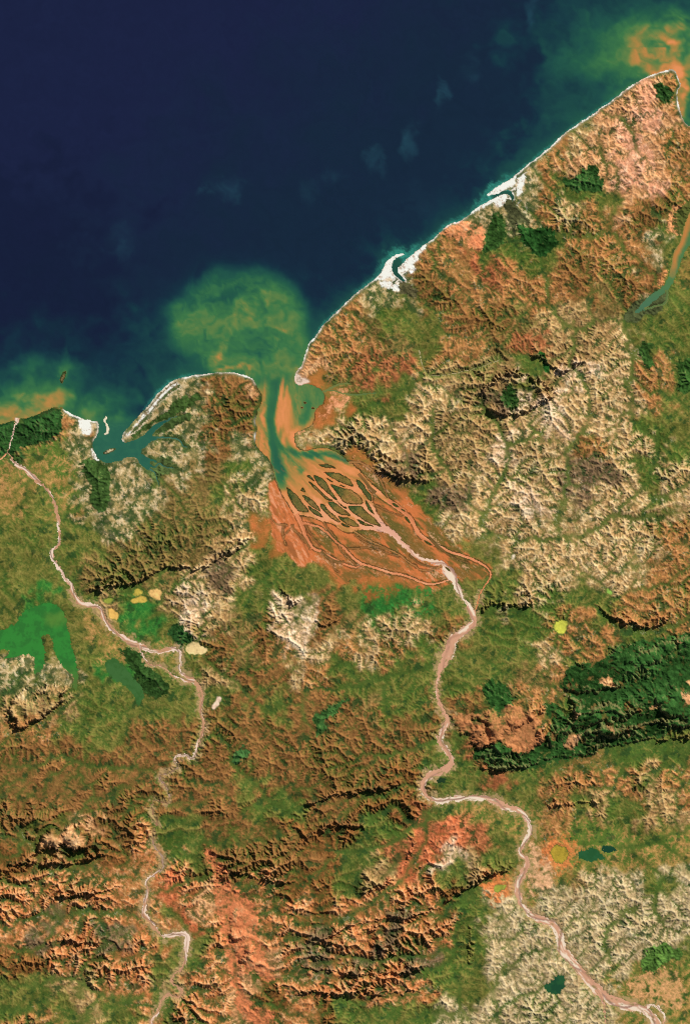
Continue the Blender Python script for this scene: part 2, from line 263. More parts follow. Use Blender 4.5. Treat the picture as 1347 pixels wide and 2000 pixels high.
forests = [
 ([(1094,341),(1113,341),(1137,335),(1155,321),(1164,338),(1179,359),(1176,374),(1155,380),(1125,368),(1101,365)],"flat dark green forest block on the north-eastern peninsula",(30,66,30)),
 ([(1014,437),(1030,445),(1075,448),(1082,470),(1075,495),(1045,500),(1030,480),(1012,462)],"dark forest block right of the grey-green lagoon marsh",(22,62,26)),
 ([(952,425),(962,408),(975,418),(985,440),(990,468),(966,490),(938,490),(955,465)],"ragged dark woodland left of the lagoon marsh",(34,68,30)),
 ([(1274,165),(1290,166),(1305,172),(1317,190),(1305,200),(1290,194),(1278,182)],"dark woodland patch near the north-eastern cape",(28,62,28)),
 ([(-80,842),(0,836),(20,829),(33,826),(53,822),(71,817),(93,807),(104,801),(122,800),(125,826),(112,846),(60,868),(30,884),(0,896),(-80,900)],"dark mangrove forest on the shore at the left edge",(30,70,32)),
 (P6((745,370),(860,362),(950,330),(985,265),(1080,262),(1150,240),(1250,225),(1500,205),(1500,640),(1230,695),(1100,745),(935,760),(850,795),(640,855),(520,880),(400,872),(305,835),(295,760),(330,765),(450,745),(540,790),(610,750),(690,680),(660,600),(640,550),(720,560),(770,620),(800,560),(760,490),(700,450),(745,430)),"large dark green forest on dissected plateaus at the right",(30,68,30)),
 (P6((345,470),(400,450),(455,445),(500,510),(510,560),(470,560),(440,600),(400,590),(380,540),(345,500)),"dark forest patch at the top of the brown plateau",(28,66,28)),
 (P1((700,190),(820,195),(860,300),(950,385),(1000,440),(940,490),(860,470),(790,380),(720,260)),"dark wooded ridge south of the left river",(36,70,32)),
 (P0((1085,765),(1180,735),(1265,830),(1255,860),(1190,870)),"dark wooded slope beside the cream salt pan",(26,64,30)),
 ([(985,385),(1000,398),(1012,400),(1022,420),(1040,432),(1022,440),(1008,436),(1003,470),(996,440),(988,418),(980,400)],"grey-green mangrove marsh fingering inland behind the white spits",(62,72,48)),
 ([(779,545),(792,553),(806,560),(814,575),(800,582),(790,575),(784,588),(780,572)],"grey-green mangrove marsh behind the southern white spit",(70,74,52)),
 (z2(6.123,170,780,(690,840),(740,740),(850,690),(1030,690),(1060,740),(960,770),(1080,820),(1180,830),(1080,900),(900,910),(860,1040),(800,1010),(740,900)),"flat green mangrove flat at the south end of the western bay",(62,86,48)),
 (z2(6.123,170,780,(835,425),(1000,438),(1110,455),(1150,530),(1260,550),(1220,650),(1130,570),(1090,495),(860,485)),"green mangrove strip lining the western bay's eastern creek",(58,84,46)),
 (z2(6.123,170,780,(850,330),(900,250),(960,200),(1090,160),(1260,180),(1210,260),(1060,300),(1000,380),(860,420),(800,400)),"green mangrove flat at the western bay's north-eastern arm",(56,84,44)),
 ([(252,858),(268,847),(290,827),(315,804),(345,784),(370,768),(392,758),(388,784),(352,803),(330,811),(300,826),(281,846),(262,858)],"dark green woodland behind the western spit",(44,72,34)),
 ([(158,905),(175,895),(190,905),(212,912),(222,940),(214,985),(195,1000),(178,985),(182,950),(160,930)],"dark green woodland south of the small western bay",(42,72,34)),
 (z2(4.49,1047,350,(840,1090),(900,1040),(960,1060),(1000,1015),(1130,985),(1165,1060),(1125,1125),(1060,1185),(950,1190),(880,1252),(775,1256),(790,1190)),"dark mangrove around the head of the right-hand inlet",(56,70,44)),
 ([(1316,712),(1332,700),(1420,690),(1420,770),(1340,768),(1322,764),(1318,740)],"dark green wetland forest at the right edge",(40,78,34)),
 ([(1246,672),(1262,664),(1275,690),(1280,716),(1262,722),(1250,705)],"dark woodland between tan slopes near the right inlet",(38,72,32)),
 ([(1050,686),(1062,690),(1070,712),(1078,728),(1064,730),(1054,712)],"vivid dark green wooded gully inside the ring of tan ridges",(22,72,28)),
 ([(984,752),(998,748),(1010,768),(1014,796),(1004,802),(990,790),(978,774)],"dark wooded crater valley among white ridges",(28,62,26)),
 (z2(2.993,400,1100,(640,890),(720,840),(800,790),(840,800),(760,860),(720,950),(680,1010),(640,1020),(635,950)),"dark green woodland strip on the central brown upland",(42,82,40)),
 (z2(2.993,400,1100,(180,1110),(220,1075),(265,1095),(265,1130),(220,1160),(160,1170)),"round dark woodland on the brown upland right of the left river",(44,84,44)),
 ([(1258,1352),(1275,1340),(1290,1352),(1280,1366)],"x",(0,0,0)),
 (z2(2.694,847,1500,(1105,960),(1140,935),(1190,920),(1250,930),(1310,960),(1300,1010),(1230,1010),(1180,1060),(1120,1070),(1085,1050)),"green scrub patch above the peach plain at the lower right",(66,106,48)),
]
forests = [f for f in forests if f[1] != "x"]
clearings = [P6((900,440),(950,430),(985,440),(970,485),(930,470)),P6((1145,575),(1180,545),(1190,570),(1165,590)),P6((690,490),(730,520),(775,570),(820,605),(770,620),(720,570),(650,510)),P6((760,730),(770,695),(825,695),(810,760),(755,765)),P6((1310,445),(1360,440),(1360,490),(1330,475)),P6((1295,510),(1350,505),(1360,550),(1310,540)),P6((935,655),(965,650),(965,685),(940,675)),P6((1025,690),(1050,680),(1050,705),(1030,712)),P6((1280,255),(1330,265),(1325,278),(1280,265))]
sands = [
 ([(240,857),(262,835),(290,797),(313,768),(328,753),(345,745),(352,752),(340,765),(318,781),(300,801),(281,826),(262,846)],"white beach ridges along the western spit"),
 ([(730,550),(745,532),(756,513),(770,500),(789,497),(776,503),(767,513),(765,528),(775,541),(770,545),(757,540),(745,546)],"hooked white sand spit curling round the southern lagoon"),
 ([(738,552),(752,546),(770,556),(781,562),(778,573),(765,568),(748,561)],"white sand patch behind the hooked southern spit"),
 ([(777,527),(790,510),(807,496),(829,479),(834,481),(816,504),(798,528),(784,533)],"white sand bar on the east bank of the southern lagoon"),
 ([(797,520),(808,514),(812,528),(800,536)],"small white dune right of the southern lagoon"),
 ([(947,384),(965,369),(997,351),(1010,343),(1002,364),(985,370),(965,381)],"white sand spit on the seaward side of the northern lagoon"),
 ([(1008,348),(1026,336),(1022,362),(1012,388),(1008,374)],"white sand wedge pointing inland from the northern lagoon"),
 ([(914,422),(930,405),(950,395),(980,380),(992,380),(986,389),(976,405),(968,402),(966,393),(945,402),(926,417)],"white sand spit on the southern side of the northern lagoon"),
 ([(152,816),(177,822),(179,843),(166,852),(157,838)],"white salt flat west of the small western bay"),
 ([(180,874),(186,888),(195,901),(184,897),(178,884)],"white beach on the west shore of the small western bay"),
 ([(574,739),(580,727),(590,738),(606,746),(600,750),(580,752)],"pale pinkish built-up headland east of the estuary mouth"),
]
delta_plain = [(536,925),(525,945),(520,975),(524,1015),(535,1055),(560,1088),(590,1112),(622,1098),(648,1118),(670,1152),(690,1128),(740,1125),(790,1146),(845,1156),(880,1142),(900,1120),(925,1130),(955,1128),(962,1112),(925,1086),(893,1068),(862,1040),(835,1014),(800,976),(774,942),(736,915),(700,898),(675,893),(640,900),(560,900)]
caprock = [  # outline, height
 (P6((210,590),(260,575),(330,600),(400,560),(500,560),(560,560),(590,620),(670,640),(620,740),(560,800),(500,780),(470,740),(380,745),(330,770),(300,720),(220,700)),5.0),
 (P6((745,375),(950,335),(985,270),(1100,262),(1140,350),(1040,350),(960,385),(850,380)),5.5),
 (P6((720,460),(800,460),(870,500),(900,560),(960,540),(1060,590),(1030,660),(960,720),(900,700),(870,640),(850,720),(760,765),(640,800),(700,690),(820,600)),6.5),
 (P6((1060,360),(1200,260),(1420,230),(1420,640),(1260,680),(1200,600),(1180,500),(1280,380)),6.0),
 ([(15,1385),(45,1350),(100,1330),(128,1345),(118,1370),(78,1402),(42,1432)],6.5),
 ([(40,1600),(80,1595),(150,1610),(185,1620),(180,1650),(150,1662),(120,1645),(80,1668),(60,1640)],6.0),
 ([(440,1770),(460,1760),(490,1780),(508,1805),(500,1830),(540,1900),(530,1915),(500,1900),(470,1890),(455,1850)],4.0),
 ([(860,455),(915,430),(950,445),(952,475),(925,487),(900,470)],3.0),
]
scarps = [  # crest line, dip side (+1 left of travel on the map, -1 right), height, dip length
 ([(640,878),(668,893),(700,905),(735,918),(770,925),(800,938),(850,940)],-1,6.5,60),
 ([(150,1160),(205,1152),(265,1137),(310,1118),(345,1105),(400,1112),(440,1090),(500,1040)],-1,5.5,45),
 ([(0,1395),(40,1434),(78,1405),(118,1372),(135,1335)],-1,3,50),
 ([(915,1195),(960,1180),(1045,1185)],-1,4,45),
 ([(590,1650),(640,1606),(700,1612),(715,1622)],-1,7,25),
 ([(860,1770),(914,1730),(1007,1689)],-1,7,22),
 ([(760,1790),(700,1830),(840,1910)],-1,2,20),
 ([(905,1500),(990,1505),(1060,1490),(1200,1452),(1347,1440),(1420,1430)],-1,7,45),
 ([(1030,690),(1075,712),(1110,730),(1150,700)],-1,7,45),
 ([(935,775),(960,740),(1000,722),(1050,740),(1095,765)],1,7,18),
 ([(945,790),(985,815),(1040,800),(1095,765)],-1,6,14),
 ([(430,1690),(480,1710),(541,1723),(586,1717)],-1,5,45),
 ([(580,1570),(650,1560),(730,1540),(800,1530)],-1,5,20),
 ([(775,1720),(800,1680),(815,1625)],-1,5,15),
 ([(690,1740),(740,1735),(775,1715)],-1,4,15),
 ([(0,1690),(60,1680),(150,1690),(215,1665)],-1,5,16),
 ([(100,1760),(180,1740),(250,1730)],-1,6,14),
 ([(20,1850),(120,1835),(200,1840)],-1,6,14),
 ([(560,1880),(650,1900),(760,1905),(850,1890)],-1,6,14),
 ([(540,1945),(640,1940),(760,1935),(840,1940)],-1,6,13),
 ([(590,1850),(700,1800),(800,1790),(880,1770)],-1,4,12),
 ([(540,1150),(570,1165),(555,1190),(590,1170)],-1,3,18),
 ([(610,1215),(640,1225),(668,1200)],-1,5,25),
 ([(1160,1180),(1210,1215),(1270,1230),(1310,1200)],-1,3.5,35),
 ([(920,1800),(925,1850),(922,1890)],1,3,30),
 ([(1060,1560),(1110,1570),(1180,1565)],1,4,12),
 ([(1090,1345),(1180,1352),(1240,1332),(1300,1335)],-1,5,14),([(1100,1402),(1180,1388),(1260,1396)],-1,5,13),([(1130,1436),(1230,1424),(1340,1402)],-1,5,12),([(1000,1420),(1050,1400),(1075,1375)],-1,4,12),
]
valleys = [
 [(1279,833),(1283,877),(1275,926),(1255,950),(1230,975),(1198,1003),(1165,1036),(1117,1056),(1084,1048),(1044,1056),(962,1045),(920,1062)],
 [(938,784),(962,812),(975,845),(995,869),(987,910),(965,960),(940,1030)],
 [(1109,877),(1113,934),(1096,995),(1084,1048)],
 [(1247,670),(1230,731),(1226,784),(1240,830),(1279,860)],
 [(1120,660),(1112,720),(1150,760),(1150,830),(1109,877)],
 [(1300,1000),(1255,1010),(1198,1003)],
 [(1347,940),(1300,970),(1275,980)],
 [(995,869),(1040,850),(1080,860)],
 [(836,1585),(800,1620),(756,1660),(700,1665),(660,1663),(625,1690)],
 [(836,1600),(823,1667),(790,1723),(734,1756),(680,1790),(623,1812),(556,1790),(540,1765)],
 [(905,1980),(880,1900),(890,1820),(905,1760),(935,1720),(990,1720)],
 [(395,1640),(425,1720),(440,1770),(452,1871),(467,1945),(480,2050)],
 [(400,1285),(450,1325),(510,1390),(545,1380),(600,1350),(680,1345),(760,1320),(845,1300)],
 [(760,1400),(750,1345)],[(650,1280),(690,1310),(700,1345)],
 [(480,1300),(500,1330),(520,1360)],
 [(1215,480),(1195,440),(1170,470),(1100,455),(1045,460)],
 [(1160,560),(1145,600),(1165,630),(1130,650),(1075,620),(1070,560),(1060,500)],
 [(1240,600),(1220,640),(1235,700)],
 [(640,785),(690,800),(740,790),(790,760),(830,735)],
 [(760,820),(770,860),(800,910)],
 [(845,800),(835,850),(880,930)],
 [(1320,1700),(1290,1720),(1270,1760),(1300,1800)],
 [(1240,1770),(1200,1800),(1180,1830),(1190,1880)],
 [(1000,1880),(975,1900),(960,1960),(985,2040)],
 [(60,1930),(130,1900),(180,1940),(250,1960),(310,1975)],
 [(0,1720),(60,1740),(110,1700),(180,1690)],[(100,1790),(200,1780),(270,1790)],
 [(340,1740),(400,1700),(425,1720)],[(560,1830),(700,1880),(800,1870),(880,1850)],
 [(1347,1620),(1290,1640),(1230,1660),(1120,1640),(1040,1635)],
 [(1347,1200),(1300,1230),(1250,1235)],
 [(1180,260),(1168,250),(1172,290),(1180,330)],[(1205,235),(1230,250),(1245,290),(1250,310)],
 [(600,1440),(590,1400),(600,1360)],[(730,1480),(800,1470),(850,1450)],
 [(450,1480),(500,1540),(560,1590),(600,1610)],[(120,1480),(200,1500),(290,1500)],
 [(1100,1440),(1160,1420),(1250,1400),(1330,1405)],[(1060,1330),(1110,1360),(1190,1360),(1230,1330),(1300,1330)],
 [(1040,1440),(1075,1400),(1065,1360)],[(960,1440),(940,1410),(890,1380)],
]
cover_table = """
. . . . . . . . . . . . . . . . . . . . . . . . . . .
. . . . . . . . . . . . . . . . . . . . . . . . . . .
. . . . . . . . . . . . . . . . . . . . . . . . . . .
. . . . . . . . . . . . . . . . . . . . . . . . p p o
. . . . . . . . . . . . . . . . . . . . . . . p p P p
. . . . . . . . . . . . . . . . . . . . . . c p P p o
. . . . . . . . . . . . . . . . . . . . . o p p P p o
. . . . . . . . . . . . . . . . . . . . m o g g p P o
. . . . . . . . . . . . . . . . . . m m m o c o o b b
. . . . . . . . . . . . . . . . . o R g g g o o o m g
. . . . . . . . . . . . . . . w o o r r o o b o o b g
. . . . . . . . . . . . . . m m b b o o o o b n b m g
. . . . . . . . . . . . . o n g g o b b n t t t g g g
. . . . . . . . . . . . o o o n g o o n r t t t c g g
. . . . . . . . b b . p p o r r o t t t g t C c c o g
. . . . . . m m b b . . d d g g c c t k C C c c c o g
f f o m . m m m b b . . d c c c c t t t c C c c c g g
f e e m . m m m b m . . c c c c c t t C c c b o c c g
e e e m m m m n n g m . . . d k t t c c c c k k c g c
e g e m m m n n g c c d . d d d g k c c C c k c c g c
g g g g m m n n n c d d d d d d g c c c c c c c c c o
g g g g n n n n t c g d d d d d d d g c c c c c c c o
g g g n n n n c k c g g g d d d d g g g c c c c c o o
g G g g t g t C c g g C b g G G g g g g c c g g o o o
. . g e e G g C t n b C b n c c c b g g g g o o o o o
. g g g e g e g b n o C c o c o g g g g g c o o g g g
m m m g G g g g t b b c o g g g g g g g n o g g g g g
t t t g g g g g g b g b b b n g g b b g o o g g g g g
o o g g g b b b b b b b b b b b b b r r r o g g g g g
b b b b b b b b b b b b b b b b b g r r r g o g g g g
b b b b b b b b b g b b b b b B B g g g g o o o o t o
b b b b b b b b b b g g b b B B r g e e e o g t g t t
b o p p b B g g b b b B B B g g R R r g e o e e e g e
B o o B B u u g b b b b B g g r R C t g e o g e e e e
u u u u u u R u p b u B B g t R u g t o e e t y y g y
u u u u u u g R p r u u B u u u u B g y y y y y y y y
u k u u k u g g u p u u k u u k u u g y y y y y y y y
B B u u u u g g u p p u k u k u k g g y y y y y y g g
g g t t u u t u u p B u u u u u u g g y y y y y e e e
g o g t g u g u u p B u B g g g g y y y y y y y e e e
"""
cover_rows = [line.split() for line in cover_table.strip().splitlines()]
classes = "o p P r R b B t c C g G f m d y k e u w n".split()
#         ridge            slope            valley         woods  relief
cover = {
'o':((208,150,94),(166,112,64),(86,98,42),.22,.50),'p':((236,184,130),(200,142,94),(96,88,44),.08,.50),'P':((246,192,152),(216,150,112),(112,94,54),.06,.45),
'r':((198,124,80),(154,92,56),(84,80,38),.16,.50),'R':((220,136,90),(192,104,64),(104,80,42),.05,.55),'b':((164,114,66),(128,90,50),(70,84,34),.20,.62),
'B':((168,112,62),(120,80,42),(60,84,34),.25,.88),'t':((206,172,116),(160,124,78),(78,90,40),.08,.75),'c':((238,206,152),(180,142,92),(78,98,44),.06,.58),
'C':((252,224,188),(206,168,126),(88,100,50),.05,.66),'g':((144,132,68),(102,106,47),(62,96,38),.12,.20),'G':((84,134,54),(52,114,46),(40,102,42),.10,.05),
'f':((54,92,44),(36,72,36),(26,60,30),.0,.7),'m':((240,212,168),(178,152,98),(74,94,46),.55,.10),'d':((226,134,78),(208,118,66),(150,100,48),.0,.01),
'y':((228,204,158),(182,156,112),(84,102,48),.06,.52),'k':((150,120,88),(112,90,64),(70,76,42),.10,.8),'e':((214,156,98),(150,126,64),(78,114,44),.08,.05),
'u':((236,174,118),(186,114,66),(58,86,36),.22,.86),'n':((158,128,76),(124,102,56),(72,88,38),.16,.42),'w':((252,240,228),(240,222,200),(200,190,160),.0,.03)}

# ------------------------------------------------------------------ water and land masks
n_a = spectral(1, 3, 60, 1.2); n_b = spectral(2, 3, 60, 1.2)
n_c = spectral(3, 8, 160, 1.4); n_d = spectral(4, 8, 160, 1.4)
fine = spectral(5, 1.2, 14, .6); fine2 = spectral(6, 1.2, 10, .4)
patch = spectral(7, 2.5, 45, 1.1); patch2 = spectral(8, 3, 90, 1.2)
JX = PX + .55 * n_a; JY = PY + .55 * n_b                    # small jitter of shores
WX = PX + 2.2 * n_a + 2.5 * n_c; WY = PY + 2.2 * n_b + 2.5 * n_d   # rougher jitter of cover outlines
land = inside(chaikin(land_poly, 1), JX, JY)
land &= ~inside(chaikin(east_inlet, 2), JX, JY)
coast_line = chaikin([p for p in coast if True], 1, closed=False)
d_coast = line_dist(coast_line, 190, None, JX, JY)[0]
d_inlet = line_dist(chaikin(east_inlet, 2), 40)[0]
sea = ~land
part_id = np.zeros((ny, nx), np.int32)      # which object a cell belongs to
objects = [("terrain", None, None, "structure", None)]
def new_part(name, label, cat, kind=None, group=None):
    objects.append((name, label, cat, kind, group)); return len(objects) - 1
tick("masks")

# rivers
for pts, text in zip(delta_creeks, delta_names): rivers.append((pts, "creek", "creek", "thin brown " + text))
river_d = np.full((ny, nx), 1e9, np.float32)      # distance beyond the bank
creek_d = np.full((ny, nx), 1e9, np.float32)
river_curves = []
for pts, name, style, label in rivers:
    p = np.array(pts, float)
    if label.startswith('wide braided'): p[:, 2] *= 1 + .3 * sstep(1680, 1720, p[:, 1])
    c = chaikin(p[:, :2], 2, closed=False)
    # width along the smoothed line
    q = p[:, 2]
    for _ in range(2):
        m = np.stack([q[:-1] * .75 + q[1:] * .25, q[:-1] * .25 + q[1:] * .75], 1).reshape(-1)
        q = np.concatenate([q[:1], m[1:-1], q[-1:]])
    if style.startswith('sand'): q = q * np.clip(1 + .28 * np.interp(np.arange(len(q)) * 1.0, np.arange(0, len(q) + 6, 6), np.random.default_rng(len(q)).standard_normal(len(q) // 6 + 2)[:len(np.arange(0, len(q) + 6, 6))]), .6, 1.6)
    d, s, w, sd = line_dist(c, 30, q * .5, PX + (1.3 if style.startswith('sand') else .4) * n_a, PY + (1.3 if style.startswith('sand') else .4) * n_b)
    river_curves.append((c, q, name, style, label))
    np.minimum(river_d, d - w, out=river_d)
    if style in ("mud", "creek", "green", "teal"): np.minimum(creek_d, d - w, out=creek_d)
in_river = (river_d < -.1) & land

island_mask = np.zeros((ny, nx), bool)
for k, (poly, label) in enumerate(islands):
    m = inside(chaikin(poly, 1), PX + .3 * n_a, PY + .3 * n_b)
    m &= ~(land & (river_d > 3))
    pid = new_part("river_island" if k < 20 or k == 25 else ("sea_island" if k < 22 else "islet"), label, "island", None, "delta islands" if k < 20 or k == 25 else None)
    part_id[m] = pid; island_mask |= m
d, s, w, sd = line_dist(chaikin(spit_isle[0], 2, False), 20, np.full(60, 1.5))
m = d < 1.7 + .5 * n_a
SPIT = new_part("sand_islet", spit_isle[1], "islet")
part_id[m] = SPIT; island_mask |= m; land |= m
# river islets drawn on the channels
river_islets = [(R3((285,145),(310,142),(355,175),(358,188),(320,180)),"small green islet in the eastern channel, upstream of the hill foot"),
 (R3((362,192),(395,198),(418,222),(390,220)),"small green islet just below the first one in the eastern channel"),
 (R3((398,258),(425,265),(456,315),(450,325),(415,300)),"oval green islet beside the eastern channel's bend"),
 (R3((555,465),(600,478),(665,522),(610,512)),"slender green islet in the eastern channel's long straight"),
 (R3((752,700),(785,712),(806,735),(800,750),(775,735)),"dark green islet in the widened river at the delta's head")]
for poly, label in river_islets:
    m = inside(chaikin(poly, 2), PX, PY)
    part_id[m] = new_part("river_islet", label, "islet", None, "islets in the delta channels"); island_mask |= m
    in_river &= ~m
    dd = line_dist(np.vstack([chaikin(poly, 2), chaikin(poly, 2)[:1]]), 12)[0]
    ring = (dd < 2.2) & ~m & land
    in_river |= ring; np.minimum(river_d, np.where(ring, -.5, 1e9).astype(np.float32), out=river_d)
land |= island_mask
sea = ~land
lake_mask = np.zeros((ny, nx), bool); lake_cells = []
for poly, ca, cb, name, label in lakes:
    m = inside(chaikin(poly, 2), JX + .8 * n_a, JY + .8 * n_b) & ~in_river
    lake_cells.append(m); lake_mask |= m
delta = inside(chaikin(delta_plain, 2), WX, WY) & land & ~island_mask
tick("rivers, islands, lakes")

# ------------------------------------------------------------------ land cover classes, warped look-up in the cell table
tab = np.full((43, 31), classes.index('o'), np.int8)
for r in range(40):
    row = cover_rows[r]
    for c in range(27): tab[r + 1, c + 1] = classes.index(row[c]) if row[c] != '.' else -1
tab[1:41, 0] = tab[1:41, 1]; tab[1:41, 28] = tab[1:41, 27]; tab[1:41, 29] = tab[1:41, 27]; tab[1:41, 30] = tab[1:41, 27]; tab[41:] = tab[40]; 
for _ in range(6):                                   # sea cells take the class of a land neighbour
    bad = np.argwhere(tab < 0)
    for j, i in bad:
        for dj, di in ((1, 0), (0, 1), (0, -1), (-1, 0), (1, 1)):
            jj, ii = j + dj, i + di
            if 0 <= jj < 43 and 0 <= ii < 31 and tab[jj, ii] >= 0: tab[j, i] = tab[jj, ii]; break
tab[tab < 0] = 0
n_e = spectral(9, 20, 300, 1.6); n_f = spectral(10, 20, 300, 1.6)
UX = PX + 8 * n_c + 5 * n_a + 12 * n_e; UY = PY + 8 * n_d + 5 * n_b + 12 * n_f
ci = np.clip(np.floor(UX / 50).astype(int) + 1, 0, 30); cj = np.clip(np.floor(UY / 50).astype(int) + 1, 0, 42)
cls = tab[cj, ci].astype(np.int16)
def setc(mask, ch): cls[mask] = classes.index(ch)
setc(delta, 'd')
forest_col = {}
forest_mask = np.zeros((ny, nx), bool)
for poly, label, col in forests:
    m = inside(chaikin(poly, 1), WX, WY) & land & ~in_river & ~lake_mask & ~island_mask
    pid = new_part("forest", label, "forest", "stuff")
    part_id[m] = pid; forest_mask |= m; forest_col[pid] = (label, lin(*col)); setc(m, 'f')
for poly in clearings:
    m = inside(chaikin(poly, 1), WX, WY) & forest_mask
    part_id[m] = 0; forest_mask &= ~m; setc(m, 'p')
BIGF = [k for k, o in enumerate(objects) if o[1] and o[1].startswith("large dark green forest")][0]
gap = (part_id == BIGF) & (patch2 * .7 + patch * .6 < -1.2)
part_id[gap] = 0; forest_mask &= ~gap; setc(gap, 'b')
pan_ids = {}
for poly, col, label in pans:
    m = inside(chaikin(poly, 2), JX + .9 * n_a, JY + .9 * n_b) & land & ~in_river
    pid = new_part("salt_pan" if "pan" in label or "patch" in label else "pond", label, "salt pan" if "pan" in label or "patch" in label else "pond")
    part_id[m] = pid; pan_ids[pid] = lin(*col); forest_mask &= ~m
sand_ids = []
shore_noise = samp(n_c, grid_index(PX) * 1.0, grid_index(PY) * 1.0)
for poly, label in sands:
    m = inside(chaikin(poly, 2), JX + .8 * n_a, JY + .8 * n_b) & land & ~in_river
    pid = new_part("sand_flat" if "flat" in label or "built" in label else "sand_spit", label, "headland" if "headland" in label else "sand"); sand_ids.append(pid)
    part_id[m] = pid; setc(m, 'w'); forest_mask &= ~m
DP = new_part("delta_plain", "flat orange delta plain around the river channels", "plain", "structure")
part_id[(part_id == 0) & delta] = DP
open_sea = (PY < 745) | (PX < 200) | (PX > 1000)
beach = land & (d_coast < 2.3 + .7 * n_c) & (((PX < 500) & (PX > 126) & (PY < 862) & ~((PX > 244) & (PY > 800) & (PX < 385))) | ((PX > 572) & (PY < 742))) & ~island_mask
BE = new_part("beach", "thin white beach fringing the open sea coast", "beach", "structure")
part_id[beach & (part_id == 0)] = BE
setc(beach, 'w')
tick("cover")

# ------------------------------------------------------------------ relief: rivers cut the uplifted ground (stream-power erosion)
amp = np.array([cover[c][4] for c in classes], np.float32)
UP = blur(amp[cls], 9) * 1.8
HARD = np.ones((ny, nx), np.float32)
TT = 11.0
for poly, h in caprock:
    m = inside(chaikin(poly, 1), WX, WY)
    HARD[m] = np.where(forest_mask[m], .10, .04); UP[m] = h / TT * np.clip(1 + .35 * n_e[m] + .25 * patch2[m], .3, 1.8)
for pts, sgn, h, L in scarps:
    c = chaikin(pts, 2, False)
    d, s, w, side = line_dist(c, L * 2.4, None, WX, WY)
    tot = np.hypot(*np.diff(c, axis=0).T).sum()
    fade = sstep(0, .12, s / tot) * sstep(1, .88, s / tot)
    on = (side * sgn > 0) & (d < L * 2.3)
    UP += np.where(on, h / TT * np.exp(-d / L) * fade * 3.0, 0)
    HARD *= np.where(on & (d < 4), 1 - .75 * fade, 1)
d_val = np.full((ny, nx), 1e9, np.float32)
for v in valleys:
    d = line_dist(chaikin(v, 2, False), 20, None, PX + 2.5 * n_a + 3 * n_c, PY + 2.5 * n_b + 3 * n_d)[0]
    np.minimum(d_val, d, out=d_val)
UP *= np.clip(.2 + .8 * sstep(1, 8, d_val), 0, 1)
strike = math.radians(-14)
al_ = PX * math.cos(strike) + PY * math.sin(strike); ac_ = -PX * math.sin(strike) + PY * math.cos(strike)
bands = samp(n_c, al_ * .16, (ac_ + 11 * n_e + 4 * n_f) * .60) 
south_m = np.clip(sstep(1520, 1640, PY - .12 * PX + 100) * sstep(960, 820, PX) + sstep(1000, 1080, PX) * sstep(1420, 1460, PY) * sstep(1560, 1520, PY), 0, 1)
UP *= np.clip(1 + .75 * south_m * bands, .35, 2.3)
UP *= np.clip(.85 + .06 * patch2 + .20 * n_e, .45, 1.4)
UP = np.minimum(UP, 2.4)
UP *= np.clip(.02 + sstep(2.5, 10, d_coast), 0, 1)
UP = np.maximum(UP, .003)
flat = ((cls == classes.index('d')) & land) | island_mask
pan_mask = np.isin(part_id, list(pan_ids))
base = sea | in_river | lake_mask | flat | pan_mask
base_z = np.where(sea, -.14, np.where(lake_mask, .15, np.where(in_river, .1, .35))).astype(np.float32)
base_z = np.where(flat & ~in_river, .32 + .05 * fine, base_z)

